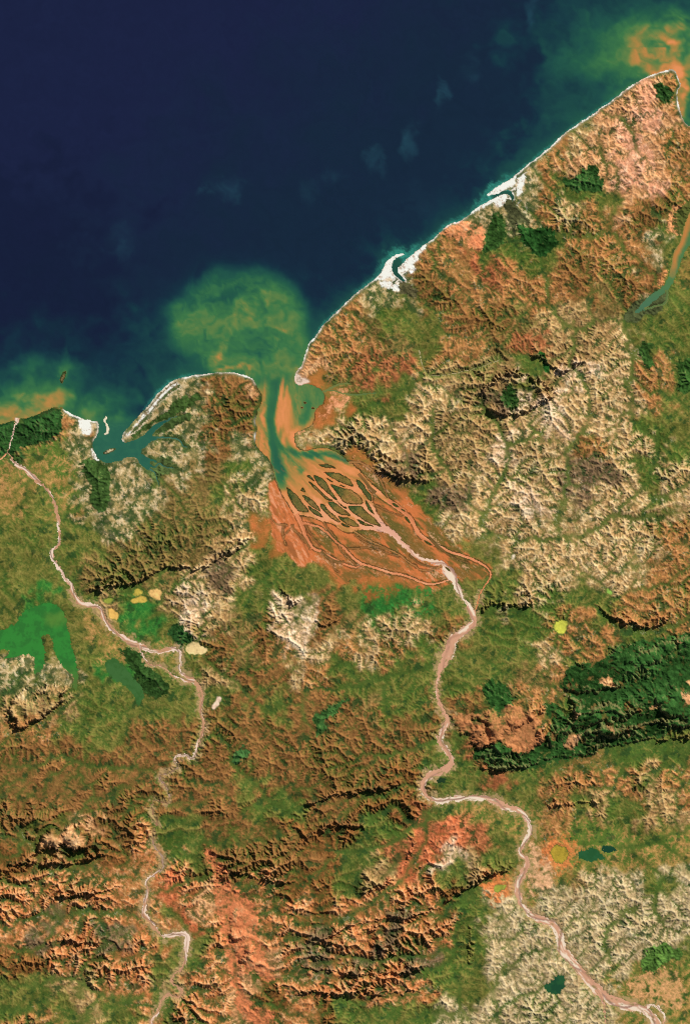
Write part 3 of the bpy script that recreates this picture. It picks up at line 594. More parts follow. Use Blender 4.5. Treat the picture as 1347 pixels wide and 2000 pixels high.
import heapq
def erode(z, U, hard, base, bz, dx, iters, dt, smooth, chan=600.0):
    h, w = z.shape; N = h * w
    ids = np.arange(N, dtype=np.int64).reshape(h, w); idf = ids.ravel()
    offs = [(-1, 0), (1, 0), (0, -1), (0, 1), (-1, -1), (-1, 1), (1, -1), (1, 1)]
    bf = base.ravel(); bzf = bz.ravel(); Uf = U.ravel(); Kf = hard.ravel()
    z = np.where(base, bz, z).astype(np.float64)
    for it in range(iters):
        zp = np.pad(z, 1, constant_values=1e9)
        best = np.zeros((h, w)); rc = ids.copy(); rd = np.full((h, w), dx)
        for dj, di in offs:
            L = dx * math.hypot(dj, di)
            sl = (z - zp[1 + dj:1 + dj + h, 1 + di:1 + di + w]) / L
            m = sl > best
            best[m] = sl[m]; rc[m] = ids[m] + dj * w + di; rd[m] = L
        rc = rc.ravel(); rc[bf] = idf[bf]; rd = rd.ravel()
        p = rc.copy()
        while True:
            p2 = p[p]
            if np.array_equal(p2, p): break
            p = p2
        # closed hollows spill over their lowest pass
        pits = np.flatnonzero((rc == idf) & ~bf)
        if len(pits):
            bid = np.zeros(N, np.int64); bid[pits] = np.arange(1, len(pits) + 1)
            B = bid[p].reshape(h, w); nb = len(pits) + 1
            ei, ej, ew = [], [], []
            for dj, di in ((0, 1), (1, 0), (1, 1), (1, -1)):
                ra = slice(0, h - dj); rb = slice(dj, h)
                ca = slice(0, w - di) if di >= 0 else slice(-di, w); cb = slice(di, w) if di >= 0 else slice(0, w + di)
                m = B[ra, ca] != B[rb, cb]
                ei.append(ids[ra, ca][m]); ej.append(ids[rb, cb][m]); ew.append(np.maximum(z[ra, ca], z[rb, cb])[m])
            ei = np.concatenate(ei); ej = np.concatenate(ej); ew = np.concatenate(ew); Bf = B.ravel()
            lo = np.minimum(Bf[ei], Bf[ej]); hi = np.maximum(Bf[ei], Bf[ej]); key = lo * nb + hi
            o = np.lexsort((ew, key)); k2 = key[o]; first = np.concatenate([[True], k2[1:] != k2[:-1]]); o = o[first]
            ei, ej, ew = ei[o], ej[o], ew[o]
            A_ = np.concatenate([Bf[ei], Bf[ej]]); B_ = np.concatenate([Bf[ej], Bf[ei]]); F_ = np.concatenate([ei, ej]); W_ = np.concatenate([ew, ew])
            o = np.argsort(A_, kind='stable'); A_, B_, F_, W_ = A_[o], B_[o].tolist(), F_[o].tolist(), W_[o].tolist()
            st_ = np.searchsorted(A_, np.arange(nb + 1)).tolist()
            seen = [False] * nb; heap = [(-1e9, 0, -1)]; pl = pits.tolist()
            while heap:
                _, b_, src = heapq.heappop(heap)
                if seen[b_]: continue
                seen[b_] = True
                if src >= 0: rc[pl[b_ - 1]] = src
                for e in range(st_[b_], st_[b_ + 1]):
                    if not seen[B_[e]]: heapq.heappush(heap, (W_[e], B_[e], F_[e]))
        dep = (rc != idf).astype(np.int32); p = rc.copy()
        while True:
            add = dep[p]
            if not add.any(): break
            dep = dep + add; p = p[p]
        order = np.argsort(dep, kind='stable'); cnt = np.bincount(dep); edge = np.concatenate([[0], np.cumsum(cnt)])
        A = np.full(N, dx * dx)
        for L in range(len(cnt) - 1, 0, -1):
            i = order[edge[L]:edge[L + 1]]; np.add.at(A, rc[i], A[i])
        zf = z.ravel() + dt * Uf; zf[bf] = bzf[bf]
        F = Kf * dt * np.sqrt(A) / rd
        for L in range(1, len(cnt)):
            i = order[edge[L]:edge[L + 1]]; f = F[i]
            zf[i] = (zf[i] + f * zf[rc[i]]) / (1 + f)
        z = zf.reshape(h, w)
        q = np.pad(z, 1, mode='edge')
        lap = (q[:-2, 1:-1] + q[2:, 1:-1] + q[1:-1, :-2] + q[1:-1, 2:]) * .25 - z
        z = np.where(base, bz, z + smooth * lap)
    ch = z.ravel().copy(); zf = z.ravel()
    for L in range(1, len(cnt)):
        i = order[edge[L]:edge[L + 1]]; i = i[A[i] < chan]; ch[i] = ch[rc[i]]
    return z.astype(np.float32), A.reshape(h, w).astype(np.float32), (zf - ch).reshape(h, w).astype(np.float32)
def shrink(a, k): return a.reshape(ny // k, k, nx // k, k).mean((1, 3))
def grow(a, k):
    fx = np.clip((np.arange(a.shape[1] * 2) - .5) / 2, 0, a.shape[1] - 1.001); fy = np.clip((np.arange(a.shape[0] * 2) - .5) / 2, 0, a.shape[0] - 1.001)
    i0 = fx.astype(int); j0 = fy.astype(int); fi = (fx - i0)[None, :]; fj = (fy - j0)[:, None]
    r0 = a[j0]; r1 = a[j0 + 1]
    return ((r0[:, i0] * (1 - fi) + r0[:, i0 + 1] * fi) * (1 - fj) + (r1[:, i0] * (1 - fi) + r1[:, i0 + 1] * fi) * fj).astype(np.float32)
# start: a rise away from the water along random paths, low along the traced valleys, so that everything drains
rz = np.random.default_rng(77)
b4 = shrink(base.astype(np.float32), 4) > .5
cost = np.exp(.8 * rz.standard_normal(b4.shape)) * np.clip(sstep(0, 10, shrink(np.minimum(d_val, 50), 4)) + .06, 0, 1) * .35
g0 = np.where(b4, 0, 1e6)
for _ in range(420):
    q = np.pad(g0, 1, constant_values=1e6); old = g0
    n4 = np.minimum(np.minimum(q[:-2, 1:-1], q[2:, 1:-1]), np.minimum(q[1:-1, :-2], q[1:-1, 2:])) + cost
    n8 = np.minimum(np.minimum(q[:-2, :-2], q[2:, 2:]), np.minimum(q[2:, :-2], q[:-2, 2:])) + cost * 1.414
    g0 = np.minimum(g0, np.minimum(n4, n8))
    if np.array_equal(old, g0): break
tick("drainage start %d" % _)
z4, _, _ = erode(.3 + .25 * g0, shrink(UP, 4), shrink(HARD, 4), b4, shrink(base_z, 4), DX * 4, 14, TT * .4 / 14, .02)
tick("relief, wide")
b2 = shrink(base.astype(np.float32), 2) > .5
z2_ = grow(z4, 2)
z2_ = z2_ + (.05 * shrink(fine, 2) + .03 * shrink(patch, 2)) * np.clip(shrink(UP, 2), .05, 2.5)
z2_, _, _ = erode(z2_, shrink(UP, 2), shrink(HARD, 2), b2, shrink(base_z, 2), DX * 2, 12, TT * .3 / 12, .01)
tick("relief, middle")
zz = grow(z2_, 2)
zz = zz + (.05 * fine + .03 * fine2) * np.clip(UP, .03, 2.5)
zz, AA, HAND = erode(zz, UP, HARD, base, base_z, DX, 14, TT * .4 / 14, .012, 260.0)
tick("relief, fine")
# valley floors silted flat
relscale = blur(np.abs(zz - blur(zz, 7)), 14) + .03
h0 = np.clip(relscale * .55, .02, .5) * (~base)
low = np.minimum(HAND, h0); zz = zz - .7 * low
zz = np.where(zz > 14, 14 + (zz - 14) * .5, zz)
# gullies: rills that run down the slopes, each set branching off the one above it
def rills(z, lam, seed):
    gy_, gx_ = np.gradient(blur(z, lam * .55), DX)
    mag = np.hypot(gx_, gy_) + 1e-5
    sx, sy = -gy_ / mag, gx_ / mag                      # across the slope
    r = np.random.default_rng(seed); cell = lam * .95; k = 2 * math.pi / lam
    u = (PX + 400) / cell; v = (PY + 400) / cell; iu = np.floor(u).astype(np.int32); iv = np.floor(v).astype(np.int32)
    m_ = int(max(iu.max(), iv.max())) + 3
    ox = r.uniform(-.5, .5, (m_, m_)).astype(np.float32); oy = r.uniform(-.5, .5, (m_, m_)).astype(np.float32)
    cs = np.zeros(z.shape, np.float32); sn = np.zeros(z.shape, np.float32)
    for dj in (-1, 0, 1):
        for di in (-1, 0, 1):
            a_ = iu + di; b_ = iv + dj
            dx_ = (u - (a_ + .5 + ox[b_, a_])) * cell; dy_ = (v - (b_ + .5 + oy[b_, a_])) * cell
            w_ = np.maximum(np.exp(-1.6 * (dx_ * dx_ + dy_ * dy_) / (cell * cell)) - .02, 0)
            ph = (dx_ * sx + dy_ * sy) * k
            cs += w_ * np.cos(ph); sn += w_ * np.sin(ph)
    return cs / (np.hypot(cs, sn) + 1e-4), mag
hill = sstep(.02, .14, blur(np.clip(UP, 0, .4), 2)) * (~base) * np.where(forest_mask, .55, 1)
rill = np.zeros_like(zz)
for lam, a_, sd in ((10.0, .09, 32), (5.0, .22, 33)):
    c_, mg = rills(zz, lam, sd)
    c_ = np.where(c_ > 0, c_ ** 2 * .3 + c_ * .7, c_)
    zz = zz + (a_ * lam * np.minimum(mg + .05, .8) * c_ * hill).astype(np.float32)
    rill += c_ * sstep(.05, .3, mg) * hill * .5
tick("rills")
np.nan_to_num(zz, copy=False)
zz = np.where(land & ~in_river & ~lake_mask, np.maximum(zz, .10), zz)
rel = zz - blur(zz, 7)
lowland = blur(np.minimum(amp[cls], .4), 4)
zz += np.where(base, 0, .05 * fine2 * np.clip(lowland / .3, .3, 1))
# canopies stand a little proud
zz += np.where(forest_mask, .15 + .07 * fine, 0)
rim = np.zeros_like(zz)
isl = island_mask.astype(np.float32)
edge_in = blur(isl, 1.6)
zz = np.where(island_mask, .22 + .25 * sstep(.9, .55, edge_in) + .04 * fine, zz)
zz = np.where(in_river, -.15, zz)
zz = np.where(lake_mask, -.1, zz)

# ------------------------------------------------------------------ ground colours
C = np.zeros((ny, nx, 3), np.float32)
ridge = np.array([lin(*cover[c][0]) for c in classes]); slope_c = np.array([lin(*cover[c][1]) for c in classes]); vall = np.array([lin(*cover[c][2]) for c in classes])
wood = np.array([cover[c][3] for c in classes], np.float32)
gy_, gx_ = np.gradient(zz, DX)
slope = np.hypot(gx_, gy_)
rr = rel / relscale
soft = lambda t: np.stack([blur(t[cls][..., k], 2.2) for k in range(3)], -1)
hn = HAND / (blur(HAND, 22) + .04)
t_flat = sstep(.80, .22, hn + .10 * fine + .20 * patch - .16 * n_e)
t_val = np.clip(np.maximum(t_flat, .8 * sstep(5, 1.2, d_val + 2.0 * patch)), 0, 1) * np.clip(.82 + .2 * patch2 + .15 * n_e, .3, 1)
t_ridge = sstep(-.9, 1.9, rr * .35 + .5 * patch2 + .3 * patch + .2 * fine)
C[:] = soft(slope_c)
C += (soft(ridge) - C) * (t_ridge * .8)[..., None]
C += (soft(vall) - C) * (t_val * .9)[..., None]
grass = np.array([{'o':.45,'p':.12,'P':.08,'r':.3,'R':.1,'b':.45,'B':.45,'n':.5,'t':.5,'c':.4,'C':.3,'g':.7,'y':.35,'k':.3,'e':.5,'u':.35,'m':.35}.get(c, 0) for c in classes], np.float32)
gn = sstep(.1, 1.5, n_e * .45 + patch2 * .6 + patch * .45 + .2 * fine - .25 * rr)
chan1 = np.clip(blur(((AA > 500) & land & ~base).astype(np.float32), 1.5) * 2.6, 0, 1); chan2 = np.clip(blur(((AA > 3500) & land & ~base).astype(np.float32), 2.8) * 4.0, 0, 1)
mixc(C, chan1 * .5 * np.clip(.8 + .3 * patch2, .2, 1), lin(82, 92, 42)); mixc(C, chan2 * .75, lin(70, 94, 40))
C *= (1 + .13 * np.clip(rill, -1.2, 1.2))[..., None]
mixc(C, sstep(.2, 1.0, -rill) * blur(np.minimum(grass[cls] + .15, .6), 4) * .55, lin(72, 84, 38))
mixc(C, gn * blur(grass[cls], 5), lin(82, 104, 40))
mixc(C, sstep(.6, 1.8, samp(patch, grid_index(PX) + 311, grid_index(PY) + 97) + .5 * n_f - .3 * rr) * blur(grass[cls], 5) * .7, lin(58, 80, 34))
fl = np.array([{'t':.8,'c':.9,'C':.8,'y':.75,'o':.35,'k':.4,'b':.25,'u':.25}.get(c, 0) for c in classes], np.float32)
mixc(C, sstep(.34, .12, blur(slope, 2.2) + .05 * patch) * blur(fl[cls], 4) * np.clip(.8 + .25 * patch2, 0, 1), lin(100, 108, 50))
q = blur(wood[cls], 4)
clump = spectral(12, 7.0, 70, 1.4)
wv = clump * .95 + .22 * patch + .12 * fine - .25 * t_ridge + .2 * t_val - .12 * np.clip(rr, -2, 2)
thr = 1.95 - 2.5 * np.sqrt(np.maximum(q, 0))
mixc(C, sstep(thr, thr + .6, wv + .25 * fine) * sstep(.01, .04, q) * .8, lin(42, 70, 34))
# scattered bare pale spots
mixc(C, sstep(1.9, 2.6, fine * .7 + patch2 * .6 + .5 * t_ridge) * np.isin(cls, [classes.index(c) for c in "o p P c C y u m k".split()]) * .15, lin(255, 240, 214))
# broad drift of tone
tone = 1 + .10 * n_d + .06 * fine
C *= np.clip(tone, .7, 1.35)[..., None]
# steep bare scarps
mixc(C, sstep(1.1, 2.2, slope + .15 * fine) * .45 * land, lin(96, 72, 52))
# beaches and sand
sand_m = np.isin(part_id, sand_ids + [BE, SPIT])
mixc(C, np.maximum(sand_m & (part_id != BE), sstep(2.9, 1.5, d_coast + .35 * n_a - .5 * n_c) * blur(beach.astype(np.float32), 2.5) * 3 * land * np.clip(.72 + .35 * n_d + .25 * patch, .15, 1)).clip(0, 1), lin(250, 238, 226))
HEAD = sand_ids[-1]
mixc(C, (part_id == HEAD) * .8, lin(222, 190, 165))
sp = part_id == sand_ids[0]
mixc(C, sp * sstep(1.6, 2.6, d_coast + .4 * n_a) * sstep(6.8, 5.4, d_coast + .8 * n_c), lin(112, 98, 66))
mixc(C, sp * sstep(9.5, 11.5, d_coast + 1.0 * n_c), lin(78, 92, 50))
mixc(C, sp * sstep(.7, 1.2, patch + .4 * fine) * sstep(2, 3, d_coast) * .8, lin(86, 92, 54))
mixc(C, sand_m * sstep(.9, 1.7, patch + .5 * fine) * .7 * (part_id != BE), lin(150, 128, 96))
# forests
for pid, (label, col) in forest_col.items():
    m = part_id == pid
    C[m] = (col * np.array([1.65, 1.3, 1.15], np.float32) + np.array([.006, .006, .002], np.float32)) * np.clip(1 + .08 * fine[m] + .18 * patch[m] + .2 * n_c[m] + .16 * n_e[m], .45, 2)[:, None]
    mixc(C, m * sstep(.9, 1.5, slope + .25 * patch) * .45, lin(150, 132, 88))
    if "mangrove" in label: mixc(C, m * sstep(.8, 1.5, np.abs(patch) * 1.0) * .35, lin(50, 60, 40))
for pid, col in pan_ids.items():
    m = part_id == pid
    e = sstep(.45, .95, blur(m.astype(np.float32), 2.2) + .08 * patch)[m] * .9
    C[m] += (col * (1 + .08 * patch[m] + .05 * fine[m] + .06 * n_c[m])[:, None] - C[m]) * e[:, None]
# white wind-blown streaks behind the northern spits
blow = samp(patch, (PX * .79 - PY * .61) * .35, (PX * .61 + PY * .79) * 1.1)
mixc(C, land * (part_id == 0) * sstep(.45, 1.1, blow) * sstep(20, 6, d_coast) * np.maximum(sstep(60, 25, np.hypot(PX - 1000, PY - 365)), sstep(55, 20, np.hypot(PX - 780, PY - 535))) * .9, lin(250, 238, 222))
# orange rings round the two olive ponds
for cx, cy, rx, ry in ((1092, 1668, 32, 36), (972, 1732, 26, 26)):
    e = np.hypot((WX - cx) / rx, (WY - cy) / ry)
    mixc(C, sstep(1.25, .55, e + .22 * patch) * .8 * ~np.isin(part_id, list(pan_ids)) * land * ~in_river, lin(226, 132, 74))
# peach sand plain by the river
for poly, col, a in (([(1030,1640),(1050,1650),(1075,1690),(1085,1725),(1050,1745),(1030,1760),(1035,1700)],(226,172,128),.75),
                     (P5((1100,1080),(1180,1060),(1260,1050),(1300,1130),(1320,1200),(1290,1290),(1200,1280),(1100,1240),(1010,1190),(1040,1120)),(224,164,112),.62),
                     ([(576,846),(600,840),(620,820),(634,790),(650,760),(672,752),(690,772),(670,800),(640,800),(610,836),(584,856),(580,870)],(232,158,112),.9),
                     ([(616,876),(634,872),(655,878),(670,890),(660,892),(636,882)],(214,140,104),.8),
                     (z2(4.49,1047,350,(1347,180),(1220,230),(1160,280),(1140,370),(1105,440),(1130,480),(1260,510),(1240,480),(1190,430),(1200,300),(1260,240)),(232,158,104),.85),
                     (z2(4.49,1047,350,(1130,740),(1160,720),(1150,800),(1110,910),(1090,950),(1040,940),(1090,870)),(225,150,95),.8),
                     (z2(4.49,1047,350,(1280,690),(1347,640),(1500,640),(1500,1000),(1290,980),(1200,930),(1240,860)),(150,120,62),.7),
                     (P6((210,585),(330,600),(400,570),(500,560),(560,560),(590,620),(670,640),(620,740),(560,800),(500,780),(470,740),(380,745),(330,770),(300,720),(220,700)),(178,120,76),.75),
                     ([(395,1650),(420,1660),(440,1700),(460,1740),(500,1770),(508,1810),(500,1835),(540,1900),(530,1920),(490,1895),(470,1910),(485,1960),(545,1985),(520,2010),(470,1990),(450,1900),(440,1840),(425,1780),(410,1710)],(206,122,78),.85),
                     ([(850,450),(905,430),(950,440),(955,475),(930,487),(900,470)],(240,150,100),.7),
                     ([(1240,160),(1270,150),(1280,190),(1265,205),(1240,185)],(244,170,130),.7)):
    m = inside(chaikin(poly, 1), WX, WY) & land & ~in_river & ~np.isin(part_id, list(pan_ids)) & ~lake_mask & ~island_mask & ~forest_mask
    ok = m | (blur(m.astype(np.float32), 3) > .05) & land & ~in_river & ~np.isin(part_id, list(pan_ids)) & ~lake_mask & ~island_mask & ~forest_mask
    e = sstep(.25, .85, blur(m.astype(np.float32), 3.5) + .16 * patch + .08 * fine)
    mixc(C, ok * e * np.clip(a + .12 * patch - .6 * sstep(.7, 1.3, wv) - .25 * sstep(.3, 1.4, patch2), 0, 1), lin(*col) * (1 + .1 * fine + .08 * patch)[..., None])
# tidal flat comb at the right inlet
m = inside(chaikin(z2(4.49,1047,350,(1347,180),(1250,255),(1200,300),(1180,380),(1200,450),(1265,500),(1300,400),(1347,260),(1500,180)), 1), PX, PY) & land
mixc(C, m * .9, lin(80, 90, 42))
mixc(C, m * sstep(.2, .8, np.sin((PY * .95 + PX * .10) * .8 + .8 * n_a) - .6 - (PX - 1322) / 16) * .9, lin(226, 150, 96))
# delta plain: streaks along the old channels, green swards, pale scalds
al = math.radians(38); su = PX * math.cos(al) + PY * math.sin(al); sv = -PX * math.sin(al) + PY * math.cos(al)
streak = samp(n_c, su * .22, sv * .85); streak2 = samp(n_d, su * .30 + 90, sv * 1.2); thin = samp(fine, su * .30, sv * 1.1); str3 = samp(patch2, su * .3 + 40, sv * .8)
D = delta; C_before = C.copy()
C[D] = lin(206, 118, 66)
mixc(C, D * sstep(-.4, 1.1, streak + .3 * str3 + .2 * fine + .6 * sstep(610, 690, PX) * sstep(1110, 1060, PY)) * .8, lin(132, 96, 48))
mixc(C, D * sstep(.3, 1.3, streak2 + .4 * str3 + sstep(660, 800, PX) * .35) * .8, lin(82, 90, 40))
mixc(C, D * sstep(.9, 1.9, thin + .5 * streak) * .35, lin(226, 150, 100))
mixc(C, D * sstep(1.1, 1.9, fine * .6 + .9 * str3 - .3 * streak2) * .6, lin(240, 180, 136))
near0 = np.minimum(creek_d, d_coast)
mixc(C, D * sstep(5, 13, near0 + 3 * patch) * sstep(600, 640, PX) * (.35 + .3 * np.clip(streak, -1, 1)), lin(104, 92, 42))
west_fan = (D & (PX < 610) & (PY > 925)) * sstep(612, 585, PX - (PY - 1000) * .3)
fan = samp(n_c, (PX * .25 + PY * .42) * .9, (PX * .9 - PY * .45) * 2.4) + .3 * thin
mixc(C, west_fan * .7, lin(206, 116, 66))
mixc(C, west_fan * sstep(.3, 1.3, fan + .3 * patch) * .6, lin(238, 166, 122))
mixc(C, west_fan * sstep(.4, 1.3, -fan + .4 * patch2) * .55, lin(134, 84, 48))
wD = sstep(.30, .80, blur((delta | island_mask | in_river | (sea & (d_coast < 60))).astype(np.float32), 4.5) + .12 * patch + .10 * n_c)
C = np.where(D[..., None], C_before + (C - C_before) * wD[..., None], C)
wet = sstep(690, 720, PX) * sstep(870, 835, PX) * sstep(1132, 1152, PY) * sstep(1215, 1190, PY)
mixc(C, wet * land * sstep(-.4, .9, patch * .6 + .8 * patch2) * ~in_river * .75, lin(64, 108, 46))
mixc(C, wet * land * sstep(1.0, 1.6, patch + .5 * patch2) * ~in_river * .8, lin(50, 130, 54))
# mangrove lines along delta channels and the bay shore
near_water = np.minimum(creek_d, np.where(delta, d_coast, 1e9))
mixc(C, (delta & ~in_river) * sstep(2.8, 1.0, near_water + .5 * n_a + .4 * patch) * .75, lin(66, 56, 28))
bank = land & ~in_river & ~island_mask & (d_coast < 6) & (PX > 495) & (PX < 690) & (PY > 752)
mixc(C, bank * sstep(2.4, 1.0, d_coast + .4 * n_a) * .8, lin(58, 56, 28))
# green fringe along the inland rivers
mixc(C, land * ~in_river * ~delta * sstep(13, 2, river_d + 4 * patch) * .45 * np.isin(part_id, [0]), lin(96, 116, 52))
mixc(C, land * ~in_river * ~delta * (part_id == 0) * sstep(7, 1, river_d + 3.5 * patch2 + 2.5 * patch) * .45 * (PY > 1150), lin(214, 168, 124))
# islands: mangrove rim, brown or green heart
core = sstep(.70, .96, edge_in + .05 * fine + .05 * patch)
for k in range(len(islands)):
    pid = k + 1; m = part_id == pid; lab = objects[pid][1]
    if not m.any(): continue
    u = su[m]; u = (u - u.min()) / (np.ptp(u) + 1e-6)
    head = sstep(.55, .15, u + .10 * patch[m])
    if "dark" in lab and "brown" not in lab and "margins" not in lab and "rim" not in lab: head = np.maximum(head, .85)
    if "green island" in lab or "green sliver" in lab: head = np.maximum(head, .6)
    heart = lin(170, 120, 68) if "rocky" not in lab else lin(120, 100, 66)
    if "pale" in lab: heart = lin(210, 190, 150); head = head * 0
    grn = lin(50, 82, 44)
    hs = heart + (lin(124, 104, 52) - heart) * np.clip(.4 + .5 * streak[m] + .25 * patch[m], 0, 1)[:, None]
    hs = hs + (grn - hs) * (head * .9)[:, None]
    hs *= (1 + .12 * fine[m] + .08 * patch[m])[:, None]
    rimc = lin(44, 52, 26)
    C[m] = rimc + (hs - rimc) * core[m][:, None]
    C[m] += (lin(60, 62, 28) - C[m]) * (sstep(1.5, 2.2, np.abs(thin[m]) + .3 * patch[m]) * .5)[:, None]
m = np.isin(part_id, [k for k, o in enumerate(objects) if o[0] == "river_islet"])
C[m] = lin(66, 70, 34) * (1 + .15 * fine[m])[:, None]
mixc(C, (part_id == SPIT), lin(232, 220, 190))
C = np.clip(C * 1.03, .004, .88)
tick("ground colours")

# ------------------------------------------------------------------ materials
def attr_material(name, rough, spec, scale, amount, bump=0.0):
    m = bpy.data.materials.new(name); m.use_nodes = True
    n = m.node_tree.nodes; l = m.node_tree.links
    b = n["Principled BSDF"]; b.inputs["Roughness"].default_value = rough
    b.inputs["Specular IOR Level"].default_value = spec
    a = n.new("ShaderNodeAttribute"); a.attribute_name = "cover"
    tc = n.new("ShaderNodeNewGeometry")
    no = n.new("ShaderNodeTexNoise"); no.inputs["Scale"].default_value = scale; no.inputs["Detail"].default_value = 5
    no.inputs["Roughness"].default_value = .65
    l.new(tc.outputs["Position"], no.inputs["Vector"])
    mr = n.new("ShaderNodeMapRange"); mr.inputs[1].default_value = .3; mr.inputs[2].default_value = .7
    mr.inputs[3].default_value = 1 - amount; mr.inputs[4].default_value = 1 + amount
    l.new(no.outputs["Fac"], mr.inputs[0])
    mx = n.new("ShaderNodeMix"); mx.data_type = 'RGBA'; mx.blend_type = 'MULTIPLY'; mx.inputs[0].default_value = 1
    l.new(a.outputs["Color"], mx.inputs[6]); l.new(mr.outputs[0], mx.inputs[7])
    l.new(mx.outputs[2], b.inputs["Base Color"])
    if bump:
        bp = n.new("ShaderNodeBump"); bp.inputs["Strength"].default_value = bump; bp.inputs["Distance"].default_value = .05
        l.new(no.outputs["Fac"], bp.inputs["Height"]); l.new(bp.outputs[0], b.inputs["Normal"])
    return m
MAT = {"ground": attr_material("ground_cover", 1.0, 0.0, 6.0, .10), "forest": attr_material("forest_canopy", 1.0, 0.0, 9.0, .28, .5),
       "sand": attr_material("white_sand", 1.0, .05, 5.0, .05), "pan": attr_material("drying_lake_bed", .8, .1, 1.5, .06),
       "mud": attr_material("delta_mud", 1.0, .05, 5.0, .08), "island": attr_material("mangrove_island", 1.0, 0.0, 9.0, .18, .3),
       "sea": attr_material("sea_water", .45, .04, .35, .02), "river": attr_material("river_water_and_sand", .7, .08, 7.0, .08), "lake": attr_material("lake_water", .4, .08, .5, .05)}
ALB = 1.0

def make_mesh(name, verts, faces, cols, mat, smooth=True):
    me = bpy.data.meshes.new(name)
    nv, nf = len(verts), len(faces); k = faces.shape[1]
    me.vertices.add(nv); me.vertices.foreach_set("co", np.ascontiguousarray(verts, np.float32).ravel())
    me.loops.add(nf * k); me.loops.foreach_set("vertex_index", np.ascontiguousarray(faces, np.int32).ravel())
    me.polygons.add(nf); me.polygons.foreach_set("loop_start", np.arange(0, nf * k, k, dtype=np.int32))
    try: me.polygons.foreach_set("loop_total", np.full(nf, k, np.int32))
    except Exception: pass
    me.polygons.foreach_set("use_smooth", np.full(nf, smooth, bool))
    at = me.attributes.new("cover", 'FLOAT_COLOR', 'POINT')
    at.data.foreach_set("color", np.hstack([cols, np.ones((nv, 1))]).astype(np.float32).ravel())
    me.update(calc_edges=True); me.materials.append(mat)
    o = bpy.data.objects.new(name, me); scene.collection.objects.link(o)
    return o
def tag(o, label=None, cat=None, kind=None, group=None):
    if label: o["label"] = label
    if cat: o["category"] = cat
    if kind: o["kind"] = kind
    if group: o["group"] = group
    return o
def world_xy(x, y): return (x - W / 2) * S, (H / 2 - y) * S

# ------------------------------------------------------------------ ground objects: every cell of the grid belongs to one of them
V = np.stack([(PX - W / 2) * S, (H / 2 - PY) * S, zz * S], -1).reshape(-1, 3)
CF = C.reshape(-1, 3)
ids = np.arange(nx * ny).reshape(ny, nx)
quad = np.stack([ids[:-1, :-1], ids[1:, :-1], ids[1:, 1:], ids[:-1, 1:]], -1).reshape(-1, 4)
show = land
near_land = show[:-1, :-1] | show[1:, :-1] | show[:-1, 1:] | show[1:, 1:]
pf = np.maximum(np.maximum(part_id[:-1, :-1], part_id[1:, :-1]), np.maximum(part_id[:-1, 1:], part_id[1:, 1:]))
pick = part_id[:-1, :-1]
corner = np.stack([part_id[:-1, :-1], part_id[1:, :-1], part_id[:-1, 1:], part_id[1:, 1:]], -1)
isle_ids = set(range(1, len(islands) + 1)) | {SPIT} | {k for k, o in enumerate(objects) if o[0] == "river_islet"}
fid = np.where(np.isin(pf, list(isle_ids)), pf, pick).reshape(-1)
keep = near_land.reshape(-1)
def mat_for(name):
    return MAT["forest"] if name == "forest" else MAT["sand"] if name in ("sand_spit", "sand_flat", "beach", "sand_islet") else MAT["pan"] if name in ("salt_pan", "pond") else MAT["mud"] if name == "delta_plain" else MAT["island"] if "island" in name or name == "islet" or name == "river_islet" else MAT["ground"]
order = np.argsort(fid[keep], kind='stable'); kq = quad[keep][order]; kf = fid[keep][order]
starts = np.searchsorted(kf, np.arange(len(objects) + 1))
for k, (name, label, cat, kind, group) in enumerate(objects):
    q = kq[starts[k]:starts[k + 1]]
    if len(q) == 0: print("EMPTY", name, label); continue
    used, inv = np.unique(q, return_inverse=True)
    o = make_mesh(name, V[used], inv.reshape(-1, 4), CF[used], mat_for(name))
    tag(o, label or "rugged brown, cream and green land cut by branching valleys", cat or "land", kind, group)
tick("ground meshes")

# ------------------------------------------------------------------ sea, bay and delta water: one sheet, coloured by suspended sediment
st = 2
SX = PX[::st, ::st]; SY = PY[::st, ::st]
g = lambda a: a[::st, ::st]
A1 = g(n_a); A2 = g(n_b); B1 = g(n_c); B2 = g(n_d); Fn = g(fine); Pt = g(patch); P2 = g(patch2)
dc = np.minimum(g(d_coast), 190)
E1 = blur(samp(spectral(21, 14, 260, 1.6), grid_index(SX), grid_index(SY)), 1); E2 = blur(samp(spectral(22, 14, 260, 1.6), grid_index(SX), grid_index(SY)), 1)
# swirled coordinates for plumes
QX = SX + 6 * E1 + 2.0 * B1; QY = SY + 6 * E2 + 2.0 * B2
swirl = samp(n_c, (SX + 20 * E1) * .26, (SY + 20 * E2) * .42)
swirl2 = samp(n_c, (SX - 20 * E2) * .24 + 300, (SY + 18 * E1) * .5 + 200)
wisp = samp(patch2, (SX + 24 * E2) * .18, (SY + 24 * E1) * .42)
def soft_poly(poly, sig, q=1.0):
    return blur(inside(chaikin(poly, 2), SX + (QX - SX) * q, SY + (QY - SY) * q).astype(np.float32), sig)
def spot(cx, cy, rx, ry, a0=1.3, a1=.2, ang=0.0):
    c_, s_ = math.cos(ang), math.sin(ang); x = QX - cx; y = QY - cy
    return sstep(a0, a1, np.hypot((x * c_ + y * s_) / rx, (-x * s_ + y * c_) / ry))
off = sstep(800, 740, SY)
con = .20 * np.exp(-dc / 14) * off + .17 * np.exp(-dc / 90) * off                       # murk along the coast
con += .14 * sstep(300, 800, SX * .6 + SY * .9 + 60 * E1) * sstep(520, 120, SX * .2 + 700 - SY) * 0
con += .17 * sstep(900, 1150, SX + 50 * E1) * sstep(420, 180, SY + .25 * (SX - 1000) + 40 * E2)
con += .10 * sstep(560, 700, SY + 30 * E1) * sstep(520, 300, SX)
con += .025 * swirl * sstep(160, 40, dc) * off
